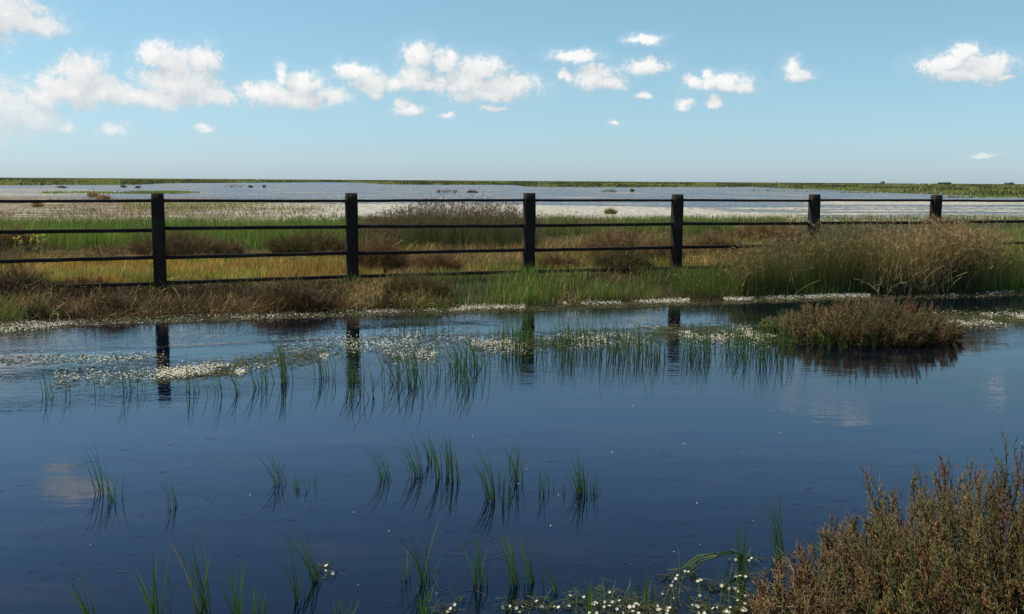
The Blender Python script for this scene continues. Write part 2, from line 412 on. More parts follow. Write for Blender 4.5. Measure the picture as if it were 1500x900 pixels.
# ------------------------------------------------------------------ water and ground
def grid_geo(xs, ys, zf, cf):
    X, Y = np.meshgrid(xs, ys); Z = zf(X, Y)
    V = np.stack([X, Y, Z], -1).reshape(-1, 3); nx = len(xs)
    i, j = np.meshgrid(np.arange(nx - 1), np.arange(len(ys) - 1)); a = (j * nx + i).ravel()
    T = np.concatenate([np.stack([a, a + 1, a + nx + 1], 1), np.stack([a, a + nx + 1, a + nx], 1)])
    G_ = Geo(); G_.add(V, T, cf(V)); return G_
def grow(start, step, end, f=1.12):
    o = []; v = start
    while v < end: step *= f; v += step; o.append(v)
    return o
BT = ([-300, 233, 516, 774, 991, 1192, 1369, 1800], [423, 417, 411, 404, 397, 392, 387, 374])
def ground_col(V):
    px, py = proj(V); n = fb(V[:, 0] * .8, V[:, 1] * .8, 21)[:, None]
    c = np.tile([.075, .055, .03], (len(V), 1))
    bt = np.interp(px, *BT)
    def put(mask, a, b=None):
        b = a if b is None else b
        c[mask] = (np.array(a) * (1 - n) + np.array(b) * n)[mask]
    nearf = (V[:, 1] < 90)
    put(nearf & (py < bt) & (px < 540), (.17, .13, .035), (.12, .11, .03))
    put(nearf & (py < bt) & (px >= 540), (.11, .085, .045), (.08, .09, .03))
    put(nearf & (py < 366), (.05, .075, .02), (.07, .07, .03))
    put(nearf & (py < 326), (.12, .11, .05), (.09, .08, .05))
    put(nearf & (py >= bt) & (px > 560), (.05, .06, .02), (.07, .055, .03))
    put(nearf & (py >= bt) & (px <= 560), (.06, .042, .026), (.085, .06, .04))
    put(V[:, 1] < 9, (.045, .033, .02), (.06, .045, .025))
    put(~nearf, (.085, .125, .03), (.07, .085, .03))
    wet = V[:, 2] < .02
    c[wet & nearf] *= .6
    return c
xs = np.array(sorted([-v for v in grow(16, .25, 9000)] + list(np.arange(-16, 20, .2)) + grow(20, .25, 9000)))
ys = np.array(sorted([-v for v in grow(5, .3, 3000, 1.3)] + list(np.arange(-5, 20, .16)) + grow(20, .2, 12000, 1.03)))
gr_ = grid_geo(xs, ys, terrain, ground_col).build('ground', ground_mat(), smooth=True); gr_['kind'] = 'structure'
G_ = Geo(); G_.add([(-9000, -3000, 0), (9000, -3000, 0), (9000, 12000, 0), (-9000, 12000, 0)], [(0, 1, 2), (0, 2, 3)], (0, 0, 0))
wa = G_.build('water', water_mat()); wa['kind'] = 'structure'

# ------------------------------------------------------------------ fence
def board(p0, p1, hw, hh, nseg, jit, upright, seed, chamf=.006):
    """a sawn timber between two points: eight-sided section, slightly uneven"""
    rg = np.random.default_rng(seed); p0 = np.array(p0, float); p1 = np.array(p1, float)
    d = (p1 - p0) / np.linalg.norm(p1 - p0)
    if upright: a = FD; b = FN
    else: a = np.array([0, 0, 1.]); b = norm(np.cross(d, a))
    c = chamf
    sec = [(-hw + c, -hh), (hw - c, -hh), (hw, -hh + c), (hw, hh - c), (hw - c, hh), (-hw + c, hh), (-hw, hh - c), (-hw, -hh + c)]
    V = []
    for k in range(nseg + 1):
        q = p0 + (p1 - p0) * k / nseg; o = rg.normal(0, jit, 2) if 0 < k < nseg else np.zeros(2)
        s_ = .93 if (k == nseg and upright) else 1
        for (u, v) in sec: V.append(q + a * (u * s_ + o[0]) + b * (v * s_ + o[1]) + rg.normal(0, jit * .35, 3))
        if k == nseg and upright: pass
    T = []
    for k in range(nseg):
        for i in range(8):
            j = (i + 1) % 8; A, B = k * 8, (k + 1) * 8
            T += [(A + i, A + j, B + j), (A + i, B + j, B + i)]
    for i in range(1, 7): T += [(0, i + 1, i), (nseg * 8, nseg * 8 + i, nseg * 8 + i + 1)]
    G_ = Geo(); G_.add(V, T, (1. if upright else 0., 0, 0)); return G_
FD = norm(np.array([POST[5, 0] - POST[1, 0], POST[5, 1] - POST[1, 1], 0])); FN = np.array([-FD[1], FD[0], 0])
fence = bpy.data.objects.new('post_and_rail_fence', None); C.objects.link(fence)
fence['label'] = 'dark brown timber post and rail fence with four rails along the far bank'; fence['category'] = 'fence'
RZ = [1.305, .925, .545, .195]
tops = [1.40, 1.403, 1.41, 1.415, 1.40, 1.405, 1.40, 1.40]
for i, (X, Y) in enumerate(POST):
    rg = np.random.default_rng(i + 3)
    z0 = terrain(np.array([X]), np.array([Y]))[0] - .3
    p0 = np.array([X + rg.normal(0, .006), Y, z0]); p1 = np.array([X + rg.normal(0, .006), Y, tops[i]])
    board(p0, p1, .083, .062, 14, .0015, True, i).build('post', M_timber, fence, origin=None)
for i in range(len(POST) - 1):
    A = np.array([*POST[i], 0]); B = np.array([*POST[i + 1], 0]); d = norm(B - A)
    for j, z in enumerate(RZ):
        rg = np.random.default_rng(100 + i * 7 + j)
        a = A + d * .075 + [0, 0, z + rg.normal(0, .005)]; b = B - d * .075 + [0, 0, z + rg.normal(0, .005)]
        if j == 3: a[2] += .012; b[2] += .012
        board(a, b, .019 if j == 0 else .024, .034, 12, .0011, False, 200 + i * 9 + j, .004).build('rail', M_timber, fence)

# ------------------------------------------------------------------ ground cover (stuff)
def stuff(G_, name, m):
    o = G_.build(name, m); o['kind'] = 'stuff'; return o
BB = ([-300, 0, 233, 516, 774, 1000, 1200, 1500, 1800], [484, 475, 467, 457, 450, 441, 434, 426, 418])
GREEN = [(.045, .085, .018), (.06, .11, .02), (.085, .125, .03), (.035, .06, .016)]
BROWN = [(.085, .055, .028), (.13, .085, .045), (.05, .034, .02), (.2, .145, .085), (.075, .065, .03)]
STRAW = [(.34, .29, .18), (.26, .2, .11), (.42, .37, .25)]

# dry wiry scrub on the bank
G_ = Geo()
P, x, y = samp(30000, -330, 640, BT, BB)
k = (rng.random(len(P)) < np.where(x < 520, .95, .95 - (x - 520) / 150)) & (fb(P[:, 0] * 2.2, P[:, 1] * 2.2, 31) > .33); P = P[k]
hh = (.5 + fb(P[:, 0] * 1.7, P[:, 1] * 1.7, 33)) * (.3 + .75 * sm(0, 26, (y - np.interp(x, *BT))[k]))
wires(G_, P, rng.uniform(.07, .26, len(P)) * hh, rng.uniform(.0012, .0028, len(P)), rng.uniform(.05, .75, len(P)), col(BROWN + [(.3, .23, .14)], [3, 3, 3, 1.5, 2, .9], len(P)), 3, .45)
P, x, y = samp(900, -330, 640, BT, BB)
wires(G_, P, rng.uniform(.1, .3, len(P)), rng.uniform(.0015, .003, len(P)), rng.uniform(.1, .9, len(P)), col(STRAW, [1, 1, .5], len(P)), 4, .4)
P, x, y = samp(9000, 560, 1500, BT, BB); k = fb(P[:, 0] * 1.3, P[:, 1] * 1.3, 35) > .45; P = P[k]
wires(G_, P, rng.uniform(.06, .22, len(P)), rng.uniform(.0012, .0028, len(P)), rng.uniform(.05, .7, len(P)), col(BROWN, [3, 3, 3, 1.2, 2], len(P)), 3, .45)
stuff(G_, 'dry_bank_scrub', M_scrub)

# green grass on the bank
G_ = Geo()
def grass(G_, P, h0, h1, w, cols, wts, tipf=1.25, lean=.25, curve=.35, S=3, dirc=None, lo=.4):
    n = len(P); c = col(cols, wts, n) * (.45 + 1.15 * fb(P[:, 0] * 1.8, P[:, 1] * .9, 92))[:, None]; hcl = (lo + (1 - lo) * 1.7 * fb(P[:, 0] * 2.2, P[:, 1] * 1.2, 77)) * (.8 + .5 * fb(P[:, 0] * .6, P[:, 1] * .6, 78))
    ld = rng.random(n) * 6.283 if dirc is None else rng.normal(dirc, .9, n)
    blades(G_, P, rng.uniform(h0, h1, n) * hcl, rng.uniform(.7, 1.2, n) * w, ld, rng.uniform(0, lean, n), rng.uniform(0, curve, n), c * .8, c * tipf, S)
P, x, y = samp(26000, 540, 1500, BT, BB); k = rng.random(len(P)) < sm(520, 700, x) * (.18 + .9 * (fb(P[:, 0] * 1.3, P[:, 1] * 1.3, 36) > .47)); P = P[k]
grass(G_, P, .10, .28, .006, GREEN + [(.16, .13, .06), (.22, .18, .09)], [3, 4, 2, 3, 1.6, .8])
P, x, y = samp(3500, -330, 75, BT, BB); k = fb(P[:, 0] * 2, P[:, 1] * 2, 37) > .45
grass(G_, P[k], .1, .26, .006, GREEN, [1, 2, 2, 1])
for pxx in (233, 516, 774):
    P = on_ground(rng.normal(pxx, 14, 260), rng.normal(np.interp(pxx, *BT) + 6, 3, 260)); grass(G_, P, .08, .24 if pxx < 700 else .4, .006, [(.09, .15, .03), (.06, .1, .02)], [1, 1])
P, x, y = samp(2600, 60, 560, BT, BB); k = fb(P[:, 0] * 3, P[:, 1] * 3, 38) > .6
grass(G_, P[k], .06, .2, .005, GREEN + [(.14, .13, .05)], [1, 2, 2, 1, 1])
stuff(G_, 'bank_grass', M_cover)

# low yellowing grass just behind the fence
G_ = Geo()
P, x, y = samp(26000, -330, 560, 383, BT); nn = fb(P[:, 0] * 1.5, P[:, 1] * .9, 40)
k = nn > .5
grass(G_, P[k], .06, .17, .008, [(.24, .15, .05), (.27, .2, .07), (.22, .12, .05), (.15, .17, .04), (.13, .08, .045)], [3, 2, 2, 1.5, 2], 1.3)
grass(G_, P[~k], .06, .19, .008, [(.13, .17, .04), (.2, .18, .06), (.22, .14, .05), (.10, .075, .04)], [3, 2, 1.6, 1.4], 1.3)
P, x, y = samp(22000, 530, 1140, 352, BT); nn = fb(P[:, 0] * .8, P[:, 1] * .5, 41)
k = nn > .52
grass(G_, P[k], .06, .2, .008, [(.2, .13, .075), (.24, .17, .09), (.15, .095, .055), (.12, .13, .04)], [3, 2, 2, 1], 1.3)
grass(G_, P[~k], .07, .22, .008, [(.10, .125, .03), (.16, .15, .05), (.2, .14, .06), (.07, .09, .025)], [2, 2, 1.4, 1.6], 1.2)
P, x, y = samp(9000, 1380, 1830, 338, BT)
grass(G_, P, .08, .25, .009, [(.2, .2, .04), (.12, .16, .03), (.25, .2, .06)], [2, 3, 1], 1.2)
stuff(G_, 'yellowing_meadow_grass', M_cover)

# brown low scrub band behind it
G_ = Geo()
P, x, y = samp(15000, -330, 560, 352, 392); P = P[(fb(P[:, 0] * .8, P[:, 1] * .35, 42) + .25 * np.exp(-((y - 374) / 9) ** 2) > .58)]
wires(G_, P, rng.uniform(.08, .26, len(P)), rng.uniform(.002, .004, len(P)), rng.uniform(.05, .6, len(P)), col([(.13, .075, .05), (.17, .11, .075), (.08, .055, .035), (.09, .08, .04)], [3, 2, 2, 1], len(P)), 3, .4)
P, x, y = samp(12000, 540, 1140, 335, 392); P = P[fb(P[:, 0] * .7, P[:, 1] * .45, 43) > .5]
wires(G_, P, rng.uniform(.08, .3, len(P)), rng.uniform(.002, .004, len(P)), rng.uniform(.05, .6, len(P)), col([(.16, .10, .07), (.21, .145, .10), (.09, .06, .04), (.10, .09, .04)], [3, 2, 2, 1], len(P)), 3, .4)
P, x, y = samp(9000, -330, 1830, 315, 334)
wires(G_, P, rng.uniform(.08, .3, len(P)), rng.uniform(.004, .008, len(P)), rng.uniform(.0, .5, len(P)), col([(.13, .10, .06), (.10, .11, .045), (.16, .12, .08)], [2, 2, 1], len(P)), 2, .3)
P, x, y = samp(5500, -330, 520, 292, 322); P = P[fb(P[:, 0] * .25, P[:, 1] * .2, 44) > .44]; P[:, 2] = 0
wires(G_, P, rng.uniform(.1, .3, len(P)), rng.uniform(.006, .012, len(P)), rng.uniform(.0, .5, len(P)), col([(.13, .10, .06), (.12, .14, .05), (.17, .12, .09)], [2, 1.5, 1.5], len(P)), 2, .3)
stuff(G_, 'low_brown_scrub', M_scrub)

# green rushes of the wet meadow
G_ = Geo()
P, x, y = samp(30000, -330, 560, 330, 367); k = rng.random(len(P)) < np.where((x > 180) & (x < 360) & (y > 348), .3, .95); P = P[k]
grass(G_, P, .26, .44, .014, [(.06, .115, .022), (.08, .14, .028), (.13, .155, .045), (.14, .12, .06)], [3, 3, 1.5, 1], 1.15, .15, .2, 2)
P, x, y = samp(16000, 500, 1150, 326, 345)
grass(G_, P, .2, .36, .016, [(.055, .10, .02), (.08, .12, .03), (.12, .12, .05)], [3, 3, 1.5], 1.15, .15, .2, 2)
P, x, y = samp(12000, -330, 1830, 318, 331); k = rng.random(len(P)) < np.where(x > 1120, 1, .6)
grass(G_, P[k], .14, .3, .022, [(.09, .125, .03), (.12, .14, .04), (.14, .12, .06)], [3, 2, 2], 1.2, .15, .2, 2)
P, x, y = samp(2500, 180, 470, 296, 309); P[:, 2] = 0; P = P[fb(P[:, 0] * .1, P[:, 1] * .1, 46) > .5]
grass(G_, P, .1, .25, .03, [(.10, .14, .04), (.15, .15, .06)], [3, 2], 1.2, .15, .2, 2)
stuff(G_, 'wet_meadow_rushes', M_cover)

# far marsh: reeds and low bushes of the opposite shore, too far to tell apart
G_ = Geo()
n = 75000; x = rng.uniform(-500, 2000, n); hor = 260.1 + .0065 * x
fl = far_line(x); u = rng.random(n) ** 1.2; y = hor + .55 + (fl - hor - .4) * u
P = gp(x, y, .1); P[:, 2] = np.maximum(terrain(P[:, 0], P[:, 1]), -.05); k = P[:, 2] > -.02; P = P[k]; x = x[k]; y = y[k]; hor = hor[k]
D_ = P[:, 1]; cl = fb(x * .025, (y - hor) * .6, 50); n = len(P)
lump = fb(x * .013, x * 0, 55); tall = np.where(cl > .56, 2.0, 1.) * np.where(D_ > 500, 1.3, 1) * np.where((lump > .58) & (D_ > 250) & (D_ < 900), 1.35, 1)
dark = (cl > .58) | ((lump > .58) & (D_ > 250) & (D_ < 900) & (rng.random(n) < .7))
c = np.where(dark[:, None], col([(.045, .06, .03), (.07, .07, .04)], [1, 1], n), col([(.13, .16, .05), (.11, .135, .045), (.19, .18, .10), (.2, .16, .11)], [4, 3, 3, 1.5], n))
blades(G_, P, rng.uniform(.15, .42, n) * tall, np.clip(D_ * .0013, .15, 4), 0, 0, .1, c, c * 1.1, 2)
# dry islet of green grass in the lagoon
P, x, y = samp(2600, 180, 300, 280.6, 284.2); P = P[np.hypot((x - 240) / 58, (y - 282.4) / 1.5) + (fb(P[:, 0] * .3, P[:, 1] * .1, 47) - .5) < .95]; P[:, 2] = 0; c = col([(.10, .15, .04), (.13, .16, .05)], [1, 1], len(P))
blades(G_, P, rng.uniform(.1, .25, len(P)), .12, 0, 0, .1, c, c, 2)
for (xa, xb, ya, yb, nn_) in ((1100, 1830, 278, 281, 1500), (1230, 1830, 282, 285, 1800), (1380, 1830, 287, 290, 1500), (60, 190, 282, 284, 300)):
    P, x, y = samp(nn_, xa, xb, ya, yb); P = P[fb(P[:, 0] * .04, P[:, 1] * .04, 52) > .42]; P[:, 2] = 0; c = col([(.10, .15, .035), (.12, .15, .05)], [1, 1], len(P))
    blades(G_, P, rng.uniform(.1, .22, len(P)), .2, 0, 0, .1, c, c, 2)
stuff(G_, 'far_marsh_reeds', M_cover)

# ------------------------------------------------------------------ flowering water plants
def flowers(G_, P, r, tiltv=.5, cw=(.78, .76, .68)):
    """low open cups of five petals seen as one small pale rosette each"""
    n = len(P); az = rng.random(n) * 6.283; ti = rng.random(n) * tiltv + .1
    nz = np.stack([np.cos(az) * np.sin(ti), np.sin(az) * np.sin(ti) - .25, np.cos(ti)], 1); nz = norm(nz)
    a = norm(np.cross(nz, np.array([[0, 1., .01]]))); b = np.cross(nz, a); r = arr(r, n)[:, None]
    V = np.empty((n, 11, 3)); Cc = np.empty((n, 11, 3)); V[:, 0] = P; Cc[:, 0] = (.6, .45, .08)
    for i in range(10):
        an = 6.283 * i / 10; rr = r * (1 if i % 2 == 0 else .62)
        V[:, 1 + i] = P + (a * math.cos(an) + b * math.sin(an)) * rr + nz * rr * .3
        Cc[:, 1 + i] = np.array(cw) * rng.uniform(.85, 1.1, (n, 1))
    T = np.array([(0, 1 + i, 1 + (i + 1) % 10) for i in range(10)])[None] + (np.arange(n) * 11)[:, None, None]
    G_.add(V, T, Cc.reshape(-1, 3))
def leaves(G_, P, L, cols, wts):
    n = len(P); az = rng.random(n) * 6.283; d = np.stack([np.cos(az), np.sin(az) * .6, rng.uniform(-.02, .12, n)], 1)
    Q = P + d * arr(L, n)[:, None]; sticks(G_, P, Q, .0022, .001, col(cols, wts, n), cap=False)
GF, GL = Geo(), Geo()
MATS = [ # x range, centre line, half thickness, flowers
 (80, 250, ([80, 250], [553, 547]), 12, 230), (0, 240, ([0, 240], [528, 524]), 7, 240), (230, 480, ([230, 480], [548, 520]), 9, 560),
 (250, 360, ([250, 360], [549, 545]), 4, 220), (400, 700, ([400, 560, 700], [512, 502, 492]), 13, 520), (560, 640, ([560, 640], [522, 520]), 10, 180),
 (690, 1130, ([690, 850, 1000, 1130], [508, 497, 488, 496]), 12, 1500), (960, 1100, ([960, 1100], [484, 488]), 8, 500), (1100, 1285, ([1100, 1285], [494, 500]), 5, 420), (780, 830, ([780, 830], [505, 510]), 6, 60),
 (-60, 120, ([-60, 0, 120], [492, 484, 471]), 7, 420), (100, 540, ([100, 540], [471, 460]), 3.5, 170), (500, 680, ([500, 680], [458, 454]), 3, 160), (660, 770, ([660, 770], [451, 449]), 4, 500),
 (825, 1010, ([825, 1010], [444, 440]), 3.5, 1000), (1060, 1275, ([1060, 1275], [438, 432]), 3.5, 1200), (1365, 1620, ([1365, 1500, 1620], [468, 468, 462]), 9, 2200),
 (1430, 1620, ([1430, 1500, 1620], [431, 424, 420]), 3.5, 700), (1330, 1420, ([1330, 1420], [434, 432]), 1.5, 60), (1360, 1410, ([1360, 1410], [478, 482]), 9, 90)]
for (xa, xb, ln, th, nf) in MATS:
    x = rng.uniform(xa, xb, nf * 4); y = np.interp(x, *ln) + rng.normal(0, th * .5, nf * 4); P = gp(x, y, 0.015)
    k = (fb(P[:, 0] * 2.6, P[:, 1] * 1.6, 60) + rng.normal(0, .05, len(P))) > .47; P = P[k]; P = P[:int(nf * 1.5)]
    P[:, 2] = rng.uniform(.008, .035, len(P)) + np.maximum(0, terrain(P[:, 0], P[:, 1]))
    flowers(GF, P, rng.uniform(.0035, .0095, len(P)))
    x = rng.uniform(xa, xb, nf * 2); y = np.interp(x, *ln) + rng.normal(0, th * .7, nf * 2); P = gp(x, y, 0.004); P[:, 2] = .004 + np.maximum(0, terrain(P[:, 0], P[:, 1]))
    leaves(GL, P, rng.uniform(.02, .07, len(P)), [(.14, .15, .06), (.2, .17, .09), (.08, .10, .04)], [1, 1, 1])
# pale stray petals on open water
P = gp(rng.uniform(0, 1500, 70), rng.uniform(560, 880, 70), .006); flowers(GF, P[:30], .004)
P, x, y = samp(380, -200, 560, (BB[0], np.array(BB[1]) - 1), (BB[0], np.array(BB[1]) + 9)); P[:, 2] = np.maximum(P[:, 2], 0) + .02; flowers(GF, P, rng.uniform(.005, .009, len(P)))
stuff(GF, 'water_crowfoot_flowers', M_petal)
P, x, y = samp(12000, -300, 1800, (BB[0], np.array(BB[1]) - 4), (BB[0], np.array(BB[1]) + 8)); P[:, 2] = np.maximum(P[:, 2], 0) + .006
leaves(GL, P, rng.uniform(.02, .08, len(P)), [(.19, .17, .09), (.15, .13, .07), (.10, .10, .04)], [1, 1, 1])
stuff(GL, 'water_crowfoot_leaves', M_grass)

# wide flower carpet over the lagoon behind the meadow
def carpet_mat():
    m, t, o = mat('flower_carpet')
    c = t.n('ShaderNodeVertexColor', layer_name='tint').outputs[0]; cov, brown, _ = t.sep(c)
    P_ = t.n('ShaderNodeTexCoord').outputs['Object']
    n1 = t.noise(t.scale(P_, (.10, .45, 1)), 1., 5, .68); n2 = t.noise(t.scale(P_, (2.2, 3.2, 1)), 1., 4, .75)
    v = t.m('ADD', t.m('MULTIPLY', n1, .65), t.m('MULTIPLY', n2, .35))
    a = t.mr(v, t.m('SUBTRACT', .78, t.m('MULTIPLY', cov, .52)), t.m('SUBTRACT', .84, t.m('MULTIPLY', cov, .52)))
    cc = t.mix(t.mr(n2, .38, .6), (.18, .17, .11), (.6, .56, .44))
    n4 = t.noise(t.scale(P_, (.25, .5, 1)), 1., 5, .7)
    cc = t.mix(t.m('MULTIPLY', t.mr(n4, .36, .52), brown), cc, (.2, .15, .09))
    d = t.n('ShaderNodeBsdfDiffuse'); t.put(d.inputs[0], cc); tr = t.n('ShaderNodeBsdfTransparent')
    mx = t.n('ShaderNodeMixShader'); t.put(mx.inputs[0], a); t.t.links.new(tr.outputs[0], mx.inputs[1]); t.t.links.new(d.outputs[0], mx.inputs[2]); t.t.links.new(mx.outputs[0], o.inputs[0])
    return m
def carpet_cov(V):
    px, py = proj(V)
    ytop = np.interp(px, [-200, 0, 150, 300, 500, 750, 1000, 1100, 1250, 1700], [283, 285, 288, 290, 295, 296, 301, 308, 320, 326])
    cov = sm(-4, 7, py - ytop) * .8
    cov = np.maximum(cov, (.40 + .08 * sm(700, 100, px)) * sm(1700, 300, px) * (py < 300)); cov = np.maximum(cov, .50)
    cov = np.maximum(cov, .72 * sm(7, 2, np.abs(py - 297)) * sm(1080, 1220, px)); cov = np.maximum(cov, .6 * sm(900, 1100, px) * sm(300, 304, py))
    cov = np.maximum(cov, .6 * sm(330, 100, px) * sm(274, 277, py))
    br = sm(560, 250, px) * sm(284, 292, py)
    return np.stack([cov, br, br * 0], 1)
G_ = grid_geo(np.linspace(-160, 320, 260), np.concatenate([np.linspace(34, 90, 120), np.linspace(92, 330, 80)]), lambda X, Y: X * 0 + .012, carpet_cov)
stuff(G_, 'flower_carpet', carpet_mat())
G_ = Geo()
x = rng.uniform(-250, 1750, 26000); y = rng.uniform(296, 326, 26000); P = gp(x, y, 0)
k = (y > np.interp(x, [-200, 0, 500, 750, 1000, 1100, 1250, 1700], [290, 292, 298, 298, 304, 311, 322, 326])) & (terrain(P[:, 0], P[:, 1]) < .02) & (rng.random(len(x)) < fb(P[:, 0] * .2, P[:, 1] * .3, 61) * 1.4 - .2)
P = P[k]; P[:, 2] = rng.uniform(.015, .05, len(P)); flowers(G_, P, rng.uniform(.012, .025, len(P)), .9, (.7, .68, .58)); stuff(G_, 'distant_crowfoot_flowers', M_petal)

# ------------------------------------------------------------------ things: shared builders
def thing(name, label, cat, loc, group=None):
    o = bpy.data.objects.new(name, None); C.objects.link(o); o.location = Vector([float(v) for v in loc]); o.empty_display_size = .1
    o['label'] = label; o['category'] = cat
    if group: o['group'] = group
    return o
def tag(o, label, cat, group=None):
    o['label'] = label; o['category'] = cat
    if group: o['group'] = group
    return o

def glasswort(GS, GT, P, H, tl, tr, pal, wts, per=1.0, spread=.5, out=None):
    """fleshy-stemmed bush: upright stems that fork and carry opposite stubby twigs. P base points, H heights"""
    n = len(P); H = arr(H, n); kids = []
    cen = P.mean(0) if out is None else out; o_ = norm((P - cen) * np.array([1, 1, 0]) + rng.normal(0, .15, (n, 3)) * np.array([1, 1, 0]))
    d = norm(np.array([0, 0, 1.]) + o_ * rng.uniform(0, spread, (n, 1)) + rng.normal(0, .18, (n, 3)))
    p = P.copy(); S = 5; tint = col(pal, wts, n, .18) * (.55 + .9 * fb(P[:, 0] * 7, P[:, 1] * 7, 71))[:, None]
    for k in range(S):
        q = p + d * (H / S)[:, None]
        sticks(GS, p, q, tr * (1.1 - .15 * k), tr * (.95 - .15 * k), tint * .75, k=3, cap=False)
        if k >= 1:
            m_ = max(1, int(round((H.mean() / S) / (tl * .42) * per)))
            for j in range(m_):
                for side in (1, -1):
                    t = (j + rng.random(n)) / m_
                    b = p + (q - p) * t[:, None]; an = rng.random(n) * 6.283
                    pr = norm(np.cross(d, np.stack([np.cos(an), np.sin(an), np.zeros(n)], 1))) * side
                    e = norm(d * .95 + pr * .75 + rng.normal(0, .15, (n, 3)))
                    L = tl * rng.uniform(.55, 1.35, n) * (1.15 - .12 * k)
                    tip = tint * rng.uniform(.8, 1.8, (n, 1))
                    sticks(GT, b, b + e * L[:, None], tr * .85, tr * .62, tint * .9, tip)
                    if (j + k) % 2 == 0:
                        b2 = b + e * (L * .6)[:, None]; e2 = norm(e + d * .5 + rng.normal(0, .4, (n, 3)))
                        sticks(GT, b2, b2 + e2 * (L * .7)[:, None], tr * .75, tr * .55, tint, tip)
        if k in (0, 1, 2, 3) and out is None: kids.append((q.copy(), H * (.5 - .07 * k)))
        p = q; d = norm(d + rng.normal(0, .16, (n, 3)) + np.array([0, 0, .12]))
    # growing tips
    sticks(GT, p, p + d * (tl * 1.1), tr * .9, tr * .5, tint, tint * 1.25)
    for (kp, kh) in kids:
        j = rng.permutation(n)[:int(n * .8)]
        glasswort(GS, GT, kp[j], kh[j], tl, tr, pal, wts, per * .8, 1.3, cen)

def bush_at(name, label, cx, by, wpx, hpx, kind, n, pal, wts, twig=.03, tr=.0025, depth=.6, spread=.7, straw=0, lift=0):
    """a bush whose foot stands at photo pixel cx, by; wide wpx and high hpx there"""
    c = on_ground([cx], [by])[0]; c[2] = max(c[2], 0) + lift
    sc_ = F_PX / math.hypot(c[0], c[1]); w = wpx / sc_; h = hpx / sc_
    t = thing(name, label, 'bush', c)
    a = rng.random(n) * 6.283; r = np.sqrt(rng.random(n))
    lx, ly = np.cos(a) * r, np.sin(a) * r
    P = np.stack([lx * w * .42, ly * w * .42 * depth, np.zeros(n)], 1)
    wx = P[:, 0] + c[0]; wy = P[:, 1] + c[1]; P[:, 2] = np.maximum(terrain(wx, wy), 0) - c[2] - .01
    hh = h * (1 - .55 * r ** 2) * rng.uniform(.5, 1.08, n) * (.55 + .9 * fb(P[:, 0] / w * 9, P[:, 1] / w * 9, int(cx) % 97))
    GS, GT = Geo(), Geo()
    if kind == 'glasswort':
        glasswort(GS, GT, P, hh, twig, tr, pal, wts, 1.0, spread)
        GS.build('stems', M_dry, t); GT.build('twigs', M_twig, t)
    else:
        o_ = norm(P * np.array([1, 1, 0]) + rng.normal(0, .1, (n, 3)) * np.array([1, 1, 0]))
        d = norm(np.array([0, 0, 1.]) + o_ * rng.uniform(0, 1.1, (n, 1)) * r[:, None] * spread + rng.normal(0, .15, (n, 3)))
        p = P; cc = col(pal, wts, n)
        for k in range(4):
            q = p + d * (hh * .27)[:, None]; sticks(GS if k < 1 else GT, p, q, tr * (1.1 - .2 * k), tr * (.9 - .2 * k), cc * (.8 + .12 * k), cap=False)
            if k >= 1:
                for _ in range(4):
                    tt = rng.random((n, 1)); b = p + (q - p) * tt; e = norm(d + rng.normal(0, .55, (n, 3)))
                    sticks(GT, b, b + e * (twig * rng.uniform(.6, 1.6, (n, 1))), tr * .7, tr * .4, cc * .9, cc * rng.uniform(.9, 1.9, (n, 1)), cap=False)
            p = q; d = norm(d + rng.normal(0, .3, (n, 3)) + np.array([0, 0, .05 if kind == 'wiry' else -.25]))
        GS.build('stems', M_dry, t); GT.build('twigs', M_dry, t)
    if straw:
        G2 = Geo(); Pq = P[rng.integers(0, n, straw)]
        wires(G2, Pq, h * rng.uniform(.7, 1.5, straw), tr * 1.2, rng.uniform(.1, .8, straw), col(STRAW, [1, 1, 1], straw), 5, .35)
        G2.build('dead_stems', M_dry, t)
    return t
OLIVE = [(.10, .09, .03), (.14, .115, .04), (.10, .05, .028), (.07, .075, .026), (.18, .14, .06)]
DKBR = [(.08, .052, .03), (.055, .038, .024), (.12, .08, .045), (.18, .13, .08)]
PINK = [(.19, .125, .08), (.25, .175, .115), (.12, .08, .045), (.11, .10, .045)]
bush_at('dead_bush', 'brown dead bush with pale bent stems on the bank at the left edge', 22, 432, 110, 48, 'droop', 700, DKBR, [2, 2, 2, 1], .05, .0022, .6, 1, 60)
bush_at('wiry_bush', 'dark brown wiry bush under the lowest rail between first two posts', 425, 448, 120, 42, 'wiry', 900, DKBR, [2, 3, 2, 1], .05, .002, .5, 1.0, 10)
bush_at('wiry_bush', 'small brown wiry bush at the water edge left of the first post', 165, 455, 60, 30, 'wiry', 380, DKBR, [3, 2, 2, 1], .045, .002, .6, 1.0, 6)
bush_at('wiry_bush', 'low tangled bush with bare arching twigs just left of the lowest rail by first post', 122, 428, 90, 30, 'droop', 420, DKBR, [3, 2, 2, 1], .045, .002, .6, 1.0, 14)
bush_at('brown_bush', 'grey-brown mounded bush in the meadow just behind the first post', 275, 378, 170, 40, 'wiry', 1500, [(.13, .10, .055), (.10, .075, .045), (.16, .12, .075)], [2, 2, 1], .07, .0035, .5, 1, 0)
bush_at('brown_bush', 'olive and brown bush in the meadow left of the second post', 455, 372, 130, 38, 'wiry', 900, [(.10, .095, .04), (.13, .10, .055), (.08, .07, .035)], [2, 2, 1], .07, .0035, .5, 1, 0)
bush_at('brown_bush', 'reddish brown bush behind the fence just right of the second post', 553, 400, 70, 62, 'wiry', 700, [(.17, .10, .055), (.12, .075, .04), (.2, .14, .085)], [2, 2, 1], .07, .003, .6, 1, 6)
bush_at('brown_bush', 'small reddish bush behind the fence below the dense rushes', 640, 398, 70, 34, 'wiry', 420, [(.18, .11, .06), (.13, .085, .045), (.2, .15, .08)], [2, 2, 1], .06, .003, .6, 1, 0)
